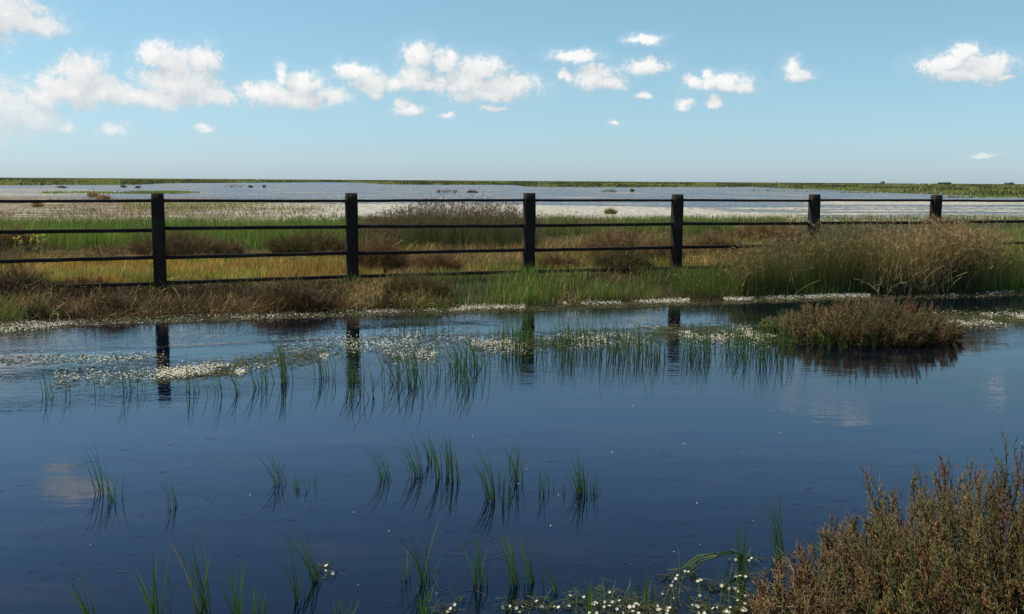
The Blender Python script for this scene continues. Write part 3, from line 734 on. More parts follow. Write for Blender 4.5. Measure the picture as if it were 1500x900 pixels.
bush_at('wiry_bush', 'low olive bush on the bank right of the second post', 610, 432, 110, 34, 'wiry', 700, [(.09, .085, .035), (.11, .085, .045), (.07, .05, .03)], [2, 2, 1], .05, .0022, .6, 1, 8)
bush_at('brown_bush', 'pinkish brown rounded bush between the third and fourth posts', 905, 376, 110, 46, 'wiry', 1000, PINK, [2, 2, 1, 1], .08, .0035, .6, 1, 8)
bush_at('brown_bush', 'dark green-brown bush low between the third and fourth posts', 912, 400, 90, 36, 'wiry', 800, [(.06, .065, .03), (.09, .08, .04), (.12, .09, .06)], [2, 2, 1], .06, .003, .6, 1, 8)
bush_at('dead_bush', 'straw-coloured broken bush just right of the third post', 820, 396, 60, 34, 'droop', 360, [(.17, .12, .07), (.13, .085, .05)], [1, 1], .06, .003, .6, 1, 24)
bush_at('brown_bush', 'pale pinkish bush directly left of the fourth post', 968, 384, 60, 46, 'wiry', 520, PINK, [2, 3, 1, 1], .07, .003, .6, 1, 8)
bush_at('brown_bush', 'brown bush right of the fourth post behind the rails', 1045, 372, 90, 34, 'wiry', 700, PINK, [2, 2, 1, 1], .07, .0035, .6, 1, 6)
bush_at('brown_bush', 'ochre-brown bush rising behind the left end of the reed bed', 1125, 352, 110, 30, 'wiry', 800, PINK, [2, 2, 1, 1], .08, .004, .6, 1, 0)
bush_at('brown_bush', 'brown bush in the meadow at the left edge of the photo', 22, 366, 60, 34, 'wiry', 420, PINK, [2, 2, 2, 1], .07, .0035, .6, 1, 14)

# islet glasswort
t = bush_at('glasswort_bush', 'olive and red-brown glasswort bush on a mud islet in the water at right', 1276, 487, 280, 58, 'glasswort', 520, OLIVE + [(.15, .05, .03)], [2.4, 2, 3, 2, 1, 2.4], .03, .003, .62, .9, 3)
t = bush_at('glasswort_bush', 'low olive glasswort clump at left end of the muddy islet', 1178, 486, 140, 32, 'glasswort', 220, [(.09, .10, .03), (.12, .11, .045), (.07, .06, .03)], [3, 3, 2], .03, .003, .6, .8, 2)

# foreground glasswort
def fore_bush(name, label, n, xa, xb, back, Hx, seedpal, pw, tl=.023, tr=.0022, front=1150):
    x = rng.uniform(xa, xb, n); yb = np.interp(x, *back); y = yb + (front - yb) * rng.random(n) ** 1.25
    P = on_ground(x, y, .08); c = P.mean(0); c[2] = 0
    H = np.interp(x, *Hx) * rng.uniform(.7, 1.12, n) * (1 - .6 * np.clip((y - yb) / 190, 0, 1)) * (.6 + .8 * fb(P[:, 0] * 4.5, P[:, 1] * 4.5, 70))
    t = thing(name, label, 'bush', c); GS, GT = Geo(), Geo(); P = P - c; P[:, 2] -= .02
    glasswort(GS, GT, P, H, tl, tr, seedpal, pw, 1.0, .45)
    GS.build('stems', M_dry, t); GT.build('twigs', M_twig, t)
    G2 = Geo(); k = rng.integers(0, n, 45); wires(G2, P[k] + [0, 0, .05], rng.uniform(.08, .25, 45), .0012, rng.uniform(.2, .9, 45), col(STRAW, [1, 2, .5], 45), 4, .3); G2.build('dead_stems', M_dry, t)
    return t
RED = [(.09, .075, .03), (.12, .09, .035), (.11, .042, .022), (.07, .075, .026), (.19, .12, .05)]
fore_bush('glasswort_bush', 'big brown and olive glasswort bush filling the bottom right corner', 1150, 1215, 1800, ([1215, 1300, 1430, 1500, 1800], [835, 818, 800, 795, 770]), ([1215, 1300, 1420, 1470, 1500, 1560, 1800], [.2, .3, .45, .46, .40, .46, .5]), RED, [3, 2.4, 2, 2.4, 1])
fore_bush('glasswort_bush', 'sparse reddish glasswort sprigs left of the big bottom right bush', 50, 1105, 1225, ([1105, 1225], [885, 842]), ([1105, 1160, 1225], [.14, .2, .22]), [(.14, .085, .045), (.12, .06, .035), (.16, .11, .06)], [2, 2, 1], .028, .0024, 960)

# far shrubs standing in the lagoon
FARB = [(137, 289, 14, 8, 'reddish brown twiggy shrub in the lagoon left of the first post', PINK), (151, 293, 16, 8, 'slightly larger twiggy shrub nearest the top rail left of the first post', PINK),
 (343, 274.6, 24, 5, 'low brown shrub islet far out between first and second posts', PINK), (367, 275, 5, 3.5, 'tiny dark shrub right of the low brown islet far out', DKBR), (387, 275, 4, 3, 'tiny rightmost dark shrub of three far out past first post', DKBR),
 (655, 283, 36, 5, 'long low reddish islet of scrub in the lagoon above the dense rushes', [(.13, .06, .045), (.1, .06, .04)]), (692, 283, 14, 4, 'thin dark scrub tuft right of the long reddish islet', DKBR),
 (893, 282, 22, 4, 'low olive scrub islet in the lagoon between third and fourth posts', OLIVE), (926, 281, 5, 4, 'tiny tuft just right of the low olive islet', OLIVE), (181, 275, 8, 3.5, 'small dark shrub far out just left of the first post', DKBR), (202, 276, 6, 3.5, 'small dark shrub nearest the first post on its left, far out', DKBR),
 (90, 276, 12, 3, 'flat dark tuft far out in the lagoon towards the left edge', DKBR), (55, 304, 12, 6, 'brown tuft in the flower carpet below the top rail at left', PINK), (895, 314, 14, 4, 'small olive tuft in the white flower carpet right of the third post', OLIVE)]
for (x, y, w, h, lab, pal) in FARB:
    bush_at('marsh_shrub', lab, x, y, w * 1.2, h * 1.15, 'wiry', 45, [tuple(1.5 * v for v in q) for q in pal[:2]], [1, 1], .16, .012, .4, .8)

# ------------------------------------------------------------------ rush clumps with seed heads
def rush_clump(label, x0, x1, yb, hx, n, c_lo, c_hi, heads, lean=.15, w=.006, dead=0, headc=((.17, .115, .07), (.27, .2, .12)), group=None, ythick=14, hscale=1.0, tips=.35):
    x = rng.uniform(x0, x1, n); y = np.interp(x, *yb) - rng.random(n) * ythick
    P = on_ground(x, y); P[:, 2] = np.maximum(P[:, 2], -.02); c = P.mean(0); c[2] = 0
    t = thing('rush_clump', label, 'rushes', c, group)
    D = np.hypot(P[:, 0], P[:, 1]); H = np.interp(x, *hx) / F_PX * D * rng.uniform(.5, 1.05, n) * (.78 + .3 * fb(P[:, 0] * 2, P[:, 1], 81))
    G1 = Geo(); ca = col(c_lo, [1] * len(c_lo), n); cb = col(c_hi, [1] * len(c_hi), n)
    ld = rng.random(n) * 6.283; le = rng.uniform(0, lean, n); cu = rng.uniform(0, .35, n); P = P - c
    blades(G1, P, H, w, ld, le, cu, ca, cb, 4); G1.build('stalks', M_grass, t)
    k = rng.random(n) < heads; m_ = k.sum()
    if m_:
        off = ((le + cu) * H)[k]; q = P[k] + np.stack([np.cos(ld[k]) * off, np.sin(ld[k]) * off, H[k] * (1 - .25 * cu[k])], 1)
        G2 = Geo(); hc = col(headc, [1] * len(headc), m_)
        for _ in range(3):
            e = norm(np.stack([np.cos(ld[k]) * .5, np.sin(ld[k]) * .5, np.ones(m_) * .8], 1) + rng.normal(0, .45, (m_, 3)))
            s0 = q - np.array([0, 0, .02]); sticks(G2, s0, s0 + e * rng.uniform(.03, .085, (m_, 1)), w * .55, w * .2, hc * .9, hc * 1.2, cap=False)
        G2.build('seed_heads', M_dry, t)
    if dead:
        G3 = Geo(); kk = rng.integers(0, n, dead)
        wires(G3, P[kk] + np.stack([np.zeros(dead), rng.uniform(-.25, 0, dead), rng.uniform(0, .6, dead) * H[kk]], 1), rng.uniform(.12, .5, dead), rng.uniform(.0025, .0045, dead), rng.uniform(.05, .6, dead), col(STRAW, [2, 2, 1], dead), 5, .12)
        G3.build('dead_stems', M_dry, t)
    return t
GLO = [(.035, .075, .018), (.05, .10, .022), (.065, .07, .028)]
BHI = [(.14, .095, .055), (.10, .10, .04), (.2, .145, .085), (.08, .10, .03)]
rush_clump('tall brown-topped rushes rising through the rails between second and third posts', 528, 790, ([528, 790], [366, 366]), ([528, 570, 620, 700, 745, 770, 795], [40, 50, 66, 68, 62, 48, 34]), 6500, GLO, [(.15, .10, .075), (.12, .085, .06), (.08, .09, .035)], .5, .12, .008, ythick=16, headc=((.15, .10, .08), (.12, .08, .06)))
rush_clump('thin brown rush fringe trailing right from the third post', 785, 900, ([785, 900], [352, 344]), ([785, 900], [38, 22]), 900, GLO, BHI, .4, .12, .008, ythick=12)
YB = ([1040, 1200, 1330, 1500, 1650], [436, 433, 432, 430, 424])
rush_clump('dark green rushes with brown tops, left part of the reed bed by the fence', 1075, 1300, YB, ([1040, 1090, 1130, 1180, 1250, 1300], [34, 58, 76, 84, 88, 92]), 7000, GLO + [(.04, .09, .018)], BHI + [(.08, .12, .03)], .25, .14, .006, 60, ythick=26)
rush_clump('straw-coloured collapsed reeds in the middle of the reed bed at right', 1270, 1385, YB, ([1270, 1320, 1385], [82, 84, 92]), 3000, [(.11, .085, .045), (.07, .06, .03), (.16, .12, .07)], [(.2, .15, .085), (.3, .24, .14), (.15, .12, .06)], .5, .45, .0066, 700, ythick=26, headc=((.34, .26, .17), (.24, .17, .11)))
rush_clump('brown-headed reeds right of the collapsed straw, in front of the last post', 1365, 1455, YB, ([1365, 1400, 1455], [93, 90, 74]), 4200, GLO + [(.09, .07, .035)], BHI, .6, .16, .0066, 60, ythick=26, headc=((.3, .23, .15), (.22, .16, .10)))
rush_clump('bright green rushes at the right edge of the reed bed', 1435, 1640, YB, ([1435, 1500, 1640], [62, 62, 70]), 4200, [(.05, .10, .02), (.06, .115, .02)], [(.12, .14, .035), (.16, .15, .05)], .1, .1, .0068, 10, ythick=24)
rush_clump('short bright rushes at the left foot of the reed bed', 985, 1120, ([985, 1120], [432, 436]), ([985, 1120], [30, 50]), 1500, [(.045, .09, .018), (.06, .11, .022)], [(.09, .12, .03), (.11, .12, .045)], .05, .12, .0064, ythick=24)

# ------------------------------------------------------------------ yellow flowers at left
def yellow_plant(label, cx, by, heads, stem_h):
    c = on_ground([cx], [by])[0]; t = thing('yellow_flower_plant', label, 'flower', c, 'yellow flowers in the meadow')
    s_ = F_PX / math.hypot(c[0], c[1]); GS = Geo(); Pq = []
    for (dx, dy) in heads:
        q = np.array([dx / s_, rng.normal(0, .03), dy / s_]); b = np.array([dx * .25 / s_, 0, -.02]); m_ = (q + b) / 2 + rng.normal(0, .01, 3)
        sticks(GS, np.array([b, m_]), np.array([m_, q]), .004, .003, np.array([.12, .16, .05]))
        Pq.append(q)
    P0 = rng.normal(0, .04, (60, 3)) * [1, 1, 0]; blades(GS, P0, rng.uniform(.1, .25, 60), .012, rng.random(60) * 6, .3, .4, np.array([.09, .14, .03]), np.array([.14, .17, .05]))
    GS.build('stems', M_grass, t)
    for q in Pq:
        G2 = Geo(); Q = np.array(q) + rng.normal(0, .012, (7, 3)); flowers(G2, Q, .017, 1.2, (.62, .52, .05)); G2.build('flower_head', M_petal, t)
    return t
yellow_plant('yellow mustard-like flowers on thin stems, leftmost plant', 26, 372, [(-6, 20), (-4, 17), (2, 20), (4, 17), (6, 15), (3, 22)], .3)
yellow_plant('yellow mustard-like flowers on thin stems, right of the leftmost plant', 52, 372, [(-6, 17), (-5, 20), (-2, 25), (1, 22), (4, 18), (6, 23), (10, 18), (11, 25), (3, 14)], .3)
yellow_plant('pale yellow upright flower spikes behind the reed bed at far right', 1425, 362, [(-10, 12), (-4, 20), (-3, 16), (3, 20), (4, 15), (9, 18), (-12, 8)], .3)

# ------------------------------------------------------------------ emergent grass tufts
SLO = [(.03, .065, .016), (.04, .08, .018)]; SHI = [(.06, .125, .025), (.075, .15, .03), (.08, .13, .04)]
def tuft(label, bx, by, dl, dr, hpx, n, w=.0042, group=None, name='grass_tuft', bend=.0, spread=4.4, hi=SHI, lo=SLO):
    hi = [tuple(1.2 * v for v in q) for q in hi]
    """clump standing in water at photo pixel bx, by; tips spread from dl to dr pixels, hpx high"""
    c = gp([bx], [by], 0.)[0]; s_ = F_PX / math.sqrt(c[0] ** 2 + c[1] ** 2 + 2.56)
    t = thing(name, label, 'grass', c, group); G1 = Geo()
    up = 1 / math.cos(math.atan2(EYE, math.hypot(c[0], c[1])))
    P = np.stack([rng.normal(0, spread, n) / s_, rng.normal(0, spread * 1.2, n) / s_, np.full(n, -.05)], 1)
    n = len(P); hr = rng.uniform(.55, 1.15, n); hr[0] = 1.; h = hpx / s_ * up * hr + .05
    tx = rng.uniform(dl * 1.15, dr * 1.3 + 2, n) * (.6 + .5 * hr) / s_; ld = np.where(tx < 0, math.pi, 0.) + rng.normal(0, .35, n)
    tot = np.abs(tx) / h; cu = tot * rng.uniform(.35, 1.15, n) + rng.uniform(0, .06, n)
    ca, cb = col(lo, [1] * len(lo), n, .15), col(hi, [1] * len(hi), n, .3)
    br = rng.random(n) < .1; cb[br] = col([(.2, .15, .08), (.14, .10, .05)], [1, 1], int(br.sum())); cu[rng.random(n) < .08] += .5
    blades(G1, P, h, rng.uniform(.7, 1.25, n) * w, ld, tot - cu, cu, ca, cb, 7, rng.uniform(-.5, .5, n))
    G1.build('blades', M_grass, t)
    return t
FT = [ # base x, y, tips left, right, height, blades, words
 (147, 722, -40, -6, 74, 6, 'sparse tuft of long dark blades leaning left, near the cloud reflection at left'),
 (168, 734, -24, 6, 52, 6, 'curved blades just right of the sparse tuft near the cloud reflection'),
 (252, 744, -15, -5, 46, 4, 'tiny lone tuft of three short blades in open water at left'),
 (412, 709, -42, 10, 52, 6, 'thin scattered blades crossing at a dark snag left of centre'),
 (436, 714, -6, 6, 22, 5, 'very short tuft right of the dark snag'),
 (456, 716, -5, -1, 24, 2, 'single fine stem right of the short tuft by the snag'),
 (140, 918, -48, -14, 84, 5, 'bottom edge tuft of arching blades, leftmost along the bottom'),
 (228, 912, -46, 12, 92, 9, 'bottom edge tuft, second from left, with one long blade leaning right'),
 (300, 898, -45, 14, 108, 9, 'bottom edge tuft with pale stem, third from left'),
 (347, 912, -30, 14, 84, 6, 'thin bottom edge tuft right of the pale-stemmed one'),
 (379, 908, -6, 6, 44, 6, 'short bright tuft at the bottom edge left of the leaning tall blades'),
 (443, 878, -42, -10, 100, 5, 'tall blades leaning left beside the floating pale weed'),
 (466, 852, -40, -10, 82, 8, 'fuller tuft immediately left of the small white flowers and floating weed'),
 (500, 915, -18, 20, 50, 6, 'short bottom edge blades under the floating pale weed'),
 (620, 852, -56, 40, 92, 9, 'star-shaped tuft fanning both ways on a single dark stem'),
 (565, 702, -26, -3, 58, 7, 'leftmost tuft of the middle row, leaning left'),
 (613, 698, -37, -8, 66, 10, 'second tuft of the middle row, fanned far left'),
 (633, 677, -20, 0, 46, 5, 'thin blades behind between second and third tufts of the middle row'),
 (646, 699, -32, -2, 70, 9, 'third tuft of the middle row with fine upright blades'),
 (660, 693, -12, 2, 60, 7, 'fourth tuft of the middle row, narrow and upright'),
 (668, 706, -14, -4, 62, 6, 'narrow tuft closely right of the fourth in the middle row'),
 (720, 731, -32, 0, 74, 12, 'dense tuft with broken pale blades in the centre of the middle row'),
 (735, 712, -6, 4, 34, 4, 'short stub of blades between the two centre tufts'),
 (758, 703, -27, 6, 64, 10, 'bushy tuft with tall curved blades right of centre of middle row'),
 (741, 738, -4, 4, 44, 4, 'small blades in front of the bushy curved tuft'),
 (793, 722, -16, 2, 42, 4, 'faint thin tuft with drooping floating leaves in the middle row'),
 (822, 721, -4, 3, 20, 3, 'tiny sprig between the faint tuft and the rightmost tuft'),
 (853, 723, -23, 2, 60, 12, 'rightmost dense tuft of the middle row, tips curled left'),
 (865, 724, -6, 3, 42, 5, 'upright thin blades against the rightmost dense tuft'),
 (875, 724, -8, 0, 14, 3, 'stubby last blades at the right end of the middle row'),
 (703, 856, -32, 10, 74, 8, 'lower row tuft left of the red-brown floating twigs'),
 (755, 857, -34, -3, 78, 10, 'lower row tuft standing in the red-brown floating twigs'),
 (778, 854, -28, -2, 66, 7, 'lower row tuft just right of the red-brown floating twigs'),
 (814, 866, -28, -4, 42, 4, 'broken blades at the right end of the lower row'),
 (620, 908, -14, 18, 52, 8, 'bottom edge tuft below the star-shaped one'),
 (593, 850, -6, 2, 44, 2, 'lone pair of fine stems left of the star-shaped tuft'),
 (948, 878, -12, 2, 44, 6, 'small green tuft behind the white flowers at the bottom'),
 (866, 908, -3, 6, 50, 4, 'fine blades among the bottom white flowers, centre'),
 (1143, 818, -38, 6, 88, 10, 'tall green blades at the left edge of the bottom right bush'),
 (1088, 850, -18, 2, 82, 5, 'thin tall blades left of the bottom right bush among flowers'),
 (1190, 870, -8, 10, 84, 6, 'green blades rising inside the left of the bottom right bush'),
 (1372, 858, -6, 6, 46, 6, 'green blades poking out in front of the bottom right bush')]
for (bx, by, dl, dr, h, n, lab) in FT: tuft(lab, bx, by, dl, dr, h, int(n * 1.2) + 2, .0066 if by > 890 else .0052 if by > 800 else .005, 'grass tufts standing in the open water', hi=[(.07, .15, .03), (.09, .17, .035)] if by > 890 else SHI)
# the band of tufts along the flower strip
def band(nt, xa, xb, ya, yb, hx, label, dl=-18, dr=2, nb=(5, 12), seed=0):
    rg = np.random.default_rng(seed); xs_ = np.sort(rg.uniform(xa, xb, nt))
    for i in range(nt):
        x = xs_[i]; y = np.interp(x, [xa, xb], ya) + rg.uniform(0, 1) * (np.interp(x, [xa, xb], yb) - np.interp(x, [xa, xb], ya))
        k = rg.uniform(.7, 1.15); m_ = int(rg.integers(*nb))
        a = 'short' if k < .82 else 'tall' if k > 1.03 else 'middling'; b = 'sparse' if m_ < nb[0] + 2 else 'thick' if m_ > nb[1] - 3 else 'fine'
        lab = a + ' ' + b + ' ' + label.replace('#', ORD[i]) if i < nt - 1 else a + ' ' + b + ' ' + label.replace('# from the left', 'the rightmost')
        tuft(lab, x, y, dl, dr, hx * k, m_, .006, label_group[label], spread=13)
label_group = {}
_o = ['first', 'second', 'third', 'fourth', 'fifth', 'sixth', 'seventh', 'eighth', 'ninth', 'tenth', 'eleventh', 'twelfth', 'thirteenth', 'fourteenth', 'fifteenth', 'sixteenth', 'seventeenth', 'eighteenth', 'nineteenth']
ORD = _o + [w for t_ in (('twentieth', 'twenty'), ('thirtieth', 'thirty'), ('fortieth', 'forty'), ('fiftieth', 'fifty'), ('sixtieth', 'sixty')) for w in [t_[0]] + [t_[1] + '-' + q for q in _o[:9]]]
def bandl(lab, grp, *a, **k): label_group[lab] = grp; band(*a[:6], lab, **k)
for (bx, by, dl, dr, h, n, lab) in [
 (67, 578, -12, 2, 48, 6, 'leftmost small tuft of the band along the flower strip'), (100, 580, -16, -2, 46, 4, 'second small tuft from the left in the flower strip band'),
 (143, 574, -8, 2, 32, 3, 'third, very thin tuft from the left in the flower strip band'), (188, 571, -16, 0, 50, 6, 'tuft just left of the first post reflection'), (207, 572, -10, 0, 40, 4, 'fine tuft touching the first post reflection'),
 (281, 573, -10, 4, 50, 7, 'upright tuft right of the first post reflection'), (321, 578, -24, -6, 56, 5, 'tuft leaning strongly left, right of the first post reflection'), (350, 575, -22, -4, 50, 6, 'tuft between leaning blades below the white flowers, left of centre'),
 (378, 570, -26, -4, 56, 7, 'fanned tuft of several leaning blades left of the dense green one'), (391, 562, -18, 0, 50, 6, 'tuft behind the fanned leaning blades'), (418, 559, -18, 4, 62, 16, 'dense bright green tuft left of the second post reflection'),
 (475, 553, -20, 2, 54, 16, 'dense tuft just left of the second post reflection'), (520, 560, -22, 10, 60, 17, 'densest green tuft over the second post reflection'), (684, 572, -18, 2, 48, 10, 'isolated front tuft right of the centre cluster')]:
    tuft(lab, bx, by, dl, dr, h, n, .006, 'grass tufts along the flower strip', spread=5.5)
bandl('tuft, # from the left in loose cluster between second and third post reflections', 'tufts right of the second post reflection', 27, 500, 700, (545, 520), (590, 556), 60, dl=-30, dr=4, nb=(4, 10), seed=4)
bandl('tuft, # from the left in the row right of third post reflection', 'tufts right of the third post reflection', 64, 735, 1160, (500, 500), (532, 534), 50, dl=-12, dr=6, nb=(7, 14), seed=5)
bandl('tuft, # from the left among flowers by the muddy islet', 'tufts beside the islet', 16, 1130, 1270, (494, 498), (510, 512), 38, dl=-8, dr=5, nb=(5, 10), seed=6)
bandl('tiny tuft, # from the left near the bank behind flower strip', 'tufts close under the bank', 14, 560, 760, (475, 470), (492, 486), 30, dl=-8, dr=3, nb=(3, 7), seed=8)

# ------------------------------------------------------------------ foreground flowers and floating bits
def flower_plant(label, pts, bx, by):
    c = gp([bx], [by], 0.)[0]; t = thing('water_crowfoot_plant', label, 'flower', c, 'white water crowfoot at the near edge')
    GS = Geo()
    for (x, y, hz) in pts:
        q = gp([x], [y], hz)[0] - c; b = q.copy(); b[2] = -.01; b[0] += rng.normal(0, .02); b[1] += rng.normal(0, .02)
        mm = (b + q) / 2 + rng.normal(0, .006, 3)
        sticks(GS, np.array([b, mm]), np.array([mm, q]), .0013, .001, np.array([.12, .15, .05]))
        G2 = Geo(); n = 5; az0 = rng.random() * 6.28; nz = norm(np.array([rng.normal(0, .3), -.45 + rng.normal(0, .3), .8]))
        a = norm(np.cross(nz, [0, 1, .01])); bb = np.cross(nz, a); r = rng.uniform(.0048, .0078)
        for i in range(5):
            an = az0 + 6.283 * i / 5; e = a * math.cos(an) + bb * math.sin(an); f_ = np.cross(nz, e)
            V = [q, q + e * r * .55 + f_ * r * .36 + nz * r * .15, q + e * r * 1.0 + f_ * r * .26 + nz * r * .32, q + e * r * 1.0 - f_ * r * .26 + nz * r * .32, q + e * r * .55 - f_ * r * .36 + nz * r * .15]
            G2.add(V, [(0, 1, 2), (0, 2, 3), (0, 3, 4)], [(.8, .6, .1)] + [(.82, .82, .78)] * 4)
        G2.build('flower', M_petal, t)
    nb_ = len(pts) * 2; Pb = np.array([gp([p[0]], [p[1]], 0)[0] for p in pts])[rng.integers(0, len(pts), nb_)] - c + rng.normal(0, .03, (nb_, 3)) * [1, 1, 0]
    blades(GS, Pb, rng.uniform(.03, .13, nb_), .0028, rng.random(nb_) * 6.28, .25, .35, np.array([.05, .09, .02]), np.array([.09, .15, .035]), 4)
    n = len(pts) * 10; Pq = np.array([gp([p[0]], [p[1]], 0)[0] for p in pts])[rng.integers(0, len(pts), n)] - c + rng.normal(0, .03, (n, 3)) * [1, 1, 0] + [0, 0, .006]
    az = rng.random(n) * 6.28; d = np.stack([np.cos(az), np.sin(az), rng.uniform(0, .3, n)], 1); sticks(GS, Pq, Pq + d * rng.uniform(.015, .05, (n, 1)), .0014, .0008, col([(.12, .15, .05), (.16, .14, .07), (.09, .11, .04)], [1, 1, 1], n), cap=False)
    GS.build('stems', M_grass, t)
rg = np.random.default_rng(12)
def cl(n, x0, x1, y0, y1, h=.04): return [(rg.uniform(x0, x1), rg.uniform(y0, y1), rg.uniform(.01, h)) for _ in range(n)]
flower_plant('white crowfoot flowers along the bottom edge, leftmost cluster with few blooms', [(736, 890, .02), (747, 888, .02), (756, 891, .02), (761, 897, .02), (765, 889, .03), (779, 886, .04), (786, 881, .04), (793, 889, .02), (812, 889, .02), (818, 890, .02), (835, 873, .05), (833, 888, .02)], 780, 892)
flower_plant('white crowfoot flowers under the small green tuft at the bottom', cl(14, 860, 915, 880, 899) + [(893, 868, .05), (886, 882, .04), (855, 875, .03)], 890, 890)
flower_plant('white crowfoot flowers in the middle of the bottom edge, twiggy with many blooms', cl(14, 915, 985, 882, 900, .05) + [(932, 884, .05), (928, 889, .04)], 950, 892)
flower_plant('tall sprig of white crowfoot flowers standing above the water near the bottom', [(985, 852, .08), (992, 843, .10), (990, 848, .09), (1003, 837, .11), (1008, 838, .11), (983, 858, .07), (1026, 850, .06), (1022, 852, .06), (986, 876, .03), (1025, 873, .02), (970, 870, .02)], 990, 880)
flower_plant('loose white crowfoot flowers floating left of the bottom right bush', cl(16, 1060, 1100, 862, 899, .05) + cl(8, 1010, 1055, 885, 900, .04) + [(1077, 820, .08), (1078, 845, .05), (1084, 844, .05), (1092, 845, .05), (1101, 818, .04), (1097, 821, .04), (1057, 858, .02)], 1070, 875)
flower_plant('few white crowfoot flowers at the foot of the bottom right bush', cl(9, 1105, 1150, 870, 899, .05) + [(1117, 840, .05), (1125, 879, .04)], 1120, 885)
flower_plant('pair of white flowers at left end of the floating pale weed', [(478, 829, .03), (477, 836, .02), (487, 840, .015)], 480, 840)
flower_plant('lone white flowers at the bottom edge below the star-shaped tuft', [(660, 892, .02), (666, 886, .02), (655, 896, .01)], 660, 893)

# floating weed and stems
def float_stem(label, pts, r, c, cat='stem', name='drifting_straw'):
    P = np.array([gp([x], [y], .004)[0] for x, y in pts]); o = P[0].copy(); o[2] = 0; G_ = Geo()
    sticks(G_, P[:-1] - o, P[1:] - o, r, r * .7, np.array(c), k=4); tag(G_.build(name, M_dry, origin=o), label, cat, 'floating bits of dead plant')
float_stem('thin pale dead stem afloat right of the thin blades by the snag', [(436, 728), (455, 722), (480, 717)], .0016, (.3, .28, .2))
float_stem('pale dead stem lying from the lower row tuft to the red-brown twigs', [(708, 838), (722, 848), (742, 858)], .0018, (.32, .26, .18))
float_stem('short pale stem afloat by the left edge of the bottom right bush', [(1208, 723), (1224, 719), (1240, 715)], .0022, (.45, .4, .3))
float_stem('straight pale stem floating under the sparse left tuft', [(95, 776), (115, 773), (133, 772)], .0012, (.22, .2, .16))
float_stem('small dark floating chip left of the red-brown twigs', [(718, 862), (724, 863)], .003, (.02, .016, .012))
float_stem('pale floating sliver in front of the middle row at far left', [(72, 768), (85, 767), (98, 768)], .002, (.2, .19, .16))
float_stem('bent brown reed bridging the left edge of the bottom right bush', [(1075, 838), (1120, 832), (1160, 840)], .002, (.14, .10, .06))
P = gp(rng.uniform(478, 570, 260), 0, 0) if False else None
xw = rng.uniform(478, 568, 240); yw = 841 - (xw - 478) * .08 + rng.normal(0, 1.6, 240); P = gp(xw, yw, .003); o = P.mean(0); o[2] = 0; G_ = Geo(); P = P - o
az = rng.normal(0, .5, 240); d = np.stack([np.cos(az), np.sin(az), np.zeros(240)], 1); sticks(G_, P, P + d * rng.uniform(.01, .04, (240, 1)), .0012, .0006, col([(.16, .18, .10), (.22, .22, .14), (.10, .12, .06)], [1, 1, 1], 240), cap=False)
tag(G_.build('floating_weed', M_grass, origin=o), 'pale green strand of water weed floating lower left of centre', 'weed')
G_ = Geo(); P = gp(rng.uniform(738, 772, 60), rng.uniform(849, 860, 60), .004); o = P.mean(0); o[2] = 0; wires(G_, P - o, rng.uniform(.02, .06, 60), .0014, rng.uniform(.5, 1, 60), col([(.16, .07, .04), (.12, .06, .035)], [1, 1], 60), 3, .5)
tag(G_.build('floating_twigs', M_dry, origin=o), 'red-brown tangle of floating twigs at the foot of the lower row tufts', 'twigs')
n_ = 520; P = gp(rng.uniform(-50, 1300, n_), 640 + 270 * rng.random(n_) ** .6, .003); P = P[terrain(P[:, 0], P[:, 1]) < -.02]; P = P[fb(P[:, 0] * 1.5, P[:, 1] * 1.5, 95) > .42]; n_ = len(P); G_ = Geo()
az = rng.normal(0, .7, n_); d = np.stack([np.cos(az), np.sin(az), np.zeros(n_)], 1); sticks(G_, P, P + d * rng.uniform(.008, .07, (n_, 1)), rng.uniform(.0004, .0013, n_), .0004, col([(.06, .06, .045), (.10, .09, .06), (.03, .035, .03)], [2, 1, 2], n_), cap=False)
stuff(G_, 'floating_plant_scraps', M_dry)
# dark snag
G_ = Geo(); o = gp([413], [709])[0]; G_.add([(-.018, 0, -.02), (.02, 0, -.02), (.012, .02, .0), (.006, 0, .02), (-.004, .01, -.004)], [(0, 1, 3), (1, 2, 3), (2, 4, 3), (4, 0, 3)], (.012, .01, .008))
tag(G_.build('snag', M_dry, origin=o), 'small dark pointed snag sticking out of the water left of centre', 'snag')
# arching leaf bundle
c = gp([1085], [812])[0]; t = thing('arching_leaves', 'green leaves arching left over the water beside the bottom right bush', 'grass', c); G1 = Geo()
for i in range(7):
    a = gp([1085 + rng.normal(0, 2)], [811 + rng.normal(0, 1)], .05)[0]; b = gp([1050 + rng.normal(0, 5)], [812 + rng.normal(0, 2)], .08)[0]; e = gp([1005 + rng.normal(0, 9)], [832 + rng.normal(0, 6)], .005)[0]
    f_ = np.array([a + (0, 0, -.08), a, (a + b) / 2 + (0, 0, .01), b, (b + e) / 2 + (0, 0, .015), e]) - c
    sticks(G1, f_[:-1], f_[1:], .0028, .0022, np.array([.09, .15, .04]), k=3, cap=False)
G1.build('leaves', M_grass, t)

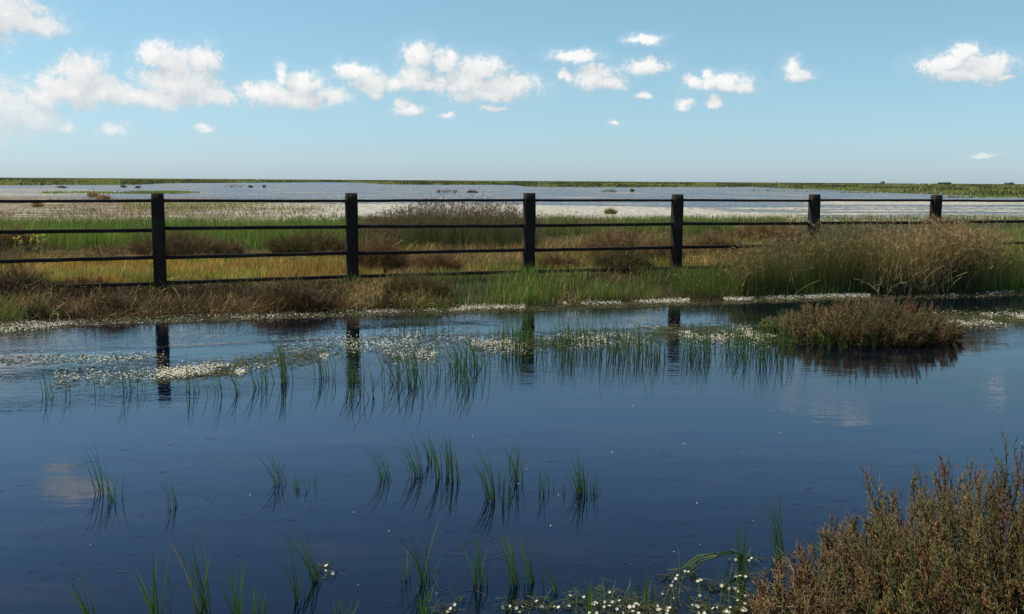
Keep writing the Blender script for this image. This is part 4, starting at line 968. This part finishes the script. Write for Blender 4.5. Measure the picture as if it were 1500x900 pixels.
# ------------------------------------------------------------------ horizon: small far houses and tree clumps
M_wall, t_, o_ = mat('whitewash'); p_ = t_.n('ShaderNodeBsdfPrincipled')
t_.put(p_.inputs['Base Color'], t_.mix(t_.noise(t_.n('ShaderNodeTexCoord').outputs['Object'], .6, 3), (.6, .58, .54), (.8, .79, .76))); p_.inputs['Roughness'].default_value = .9; t_.t.links.new(p_.outputs[0], o_.inputs[0])
HO = [(1137, 267.6, 'leftmost white speck-sized cabin on the far marsh'), (1144, 268.2, 'second white speck-sized cabin from the left on the far marsh'), (1148, 268.2, 'third white cabin from the left on the far marsh'), (1293, 270, 'white cabin near the thin mast on the horizon'), (1297, 270, 'white cabin immediately right of the one by the mast'), (1317, 270.2, 'white cabin between the mast and the right hand group'), (1342, 270.6, 'first white cabin of the group left of the distant wood'), (1347, 270.6, 'second white cabin of the group left of the distant wood'), (1361, 270.8, 'rightmost white cabin of the group, before the last fence post'), (377, 264.6, 'white cabin on the far shore between first and second posts')]
for (x, y, lab) in HO:
    c = gp([x], [y + .2], .1)[0]; D = c[1]; w = D / F_PX * 2.2; h = D / F_PX * 1.3; t = thing('far_cabin', lab, 'cabin', (c[0], c[1], .1), 'white cabins on the far marsh')
    a, b = w / 2, w * .35; G1 = Geo(); V = [(-a, -b, 0), (a, -b, 0), (a, b, 0), (-a, b, 0), (-a, -b, h), (a, -b, h), (a, b, h), (-a, b, h)]
    G1.add(V, [(0, 1, 5), (0, 5, 4), (1, 2, 6), (1, 6, 5), (2, 3, 7), (2, 7, 6), (3, 0, 4), (3, 4, 7)], (1, 1, 1)); G1.build('wall', M_wall, t)
    G2 = Geo(); e = .15; G2.add([(-a - e, -b - e, h), (a + e, -b - e, h), (a + e, b + e, h), (-a - e, b + e, h), (-a - e, 0, h * 1.35), (a + e, 0, h * 1.35)], [(0, 1, 5), (0, 5, 4), (2, 3, 4), (2, 4, 5), (0, 4, 3), (1, 2, 5)], (.3, .28, .27)); G2.build('roof', M_dry, t)
def far_trees(label, x0, x1, ytop, D, n):
    c = gp([(x0 + x1) / 2], [272], 0)[0]; c = c / c[1] * D; c[2] = .1; s_ = D / F_PX
    t = thing('distant_wood', label, 'trees', c); hor = 260.1 + .0065 * (x0 + x1) / 2; H = (hor - ytop) * s_ + 1.5; W_ = (x1 - x0) * s_
    GT = Geo(); G2 = Geo(); bx = np.linspace(-.45, .45, max(2, n // 40)) * W_
    P0 = np.stack([bx, bx * 0, bx * 0], 1); sticks(G2, P0, P0 + [0, 0, H * .5], .25, .15, np.array([.05, .045, .04]), k=5)
    k = rng.integers(0, len(bx), n); rr = W_ / len(bx) * .9
    P = np.stack([bx[k] + rng.normal(0, rr * .45, n), rng.normal(0, rr * .4, n), H * .35 + np.abs(rng.normal(0, .28, n)).clip(0, .65) * H], 1)
    blades(GT, P - [0, 0, .3], rng.uniform(.6, 1.4, n), rng.uniform(.6, 1.2, n), rng.random(n) * 6, .3, .3, col([(.10, .12, .11), (.12, .14, .13)], [1, 1], n), np.array([.13, .15, .14]), 2)  # grey-blue crown tint: distance haze put into the leaf colour
    G2.build('trunk', M_dry, t); GT.build('crown', M_grass, t)
far_trees('long low bluish wood on the horizon above the last fence post', 1374, 1393, 267.4, 1500, 500)
far_trees('single small tree on the horizon between the fifth and last posts', 1291, 1295, 266.2, 1300, 120)
far_trees('left tree of the pair on the right horizon', 1472, 1477, 268, 1300, 120)
far_trees('right tree of the pair on the right horizon', 1479, 1485, 267.8, 1300, 160)
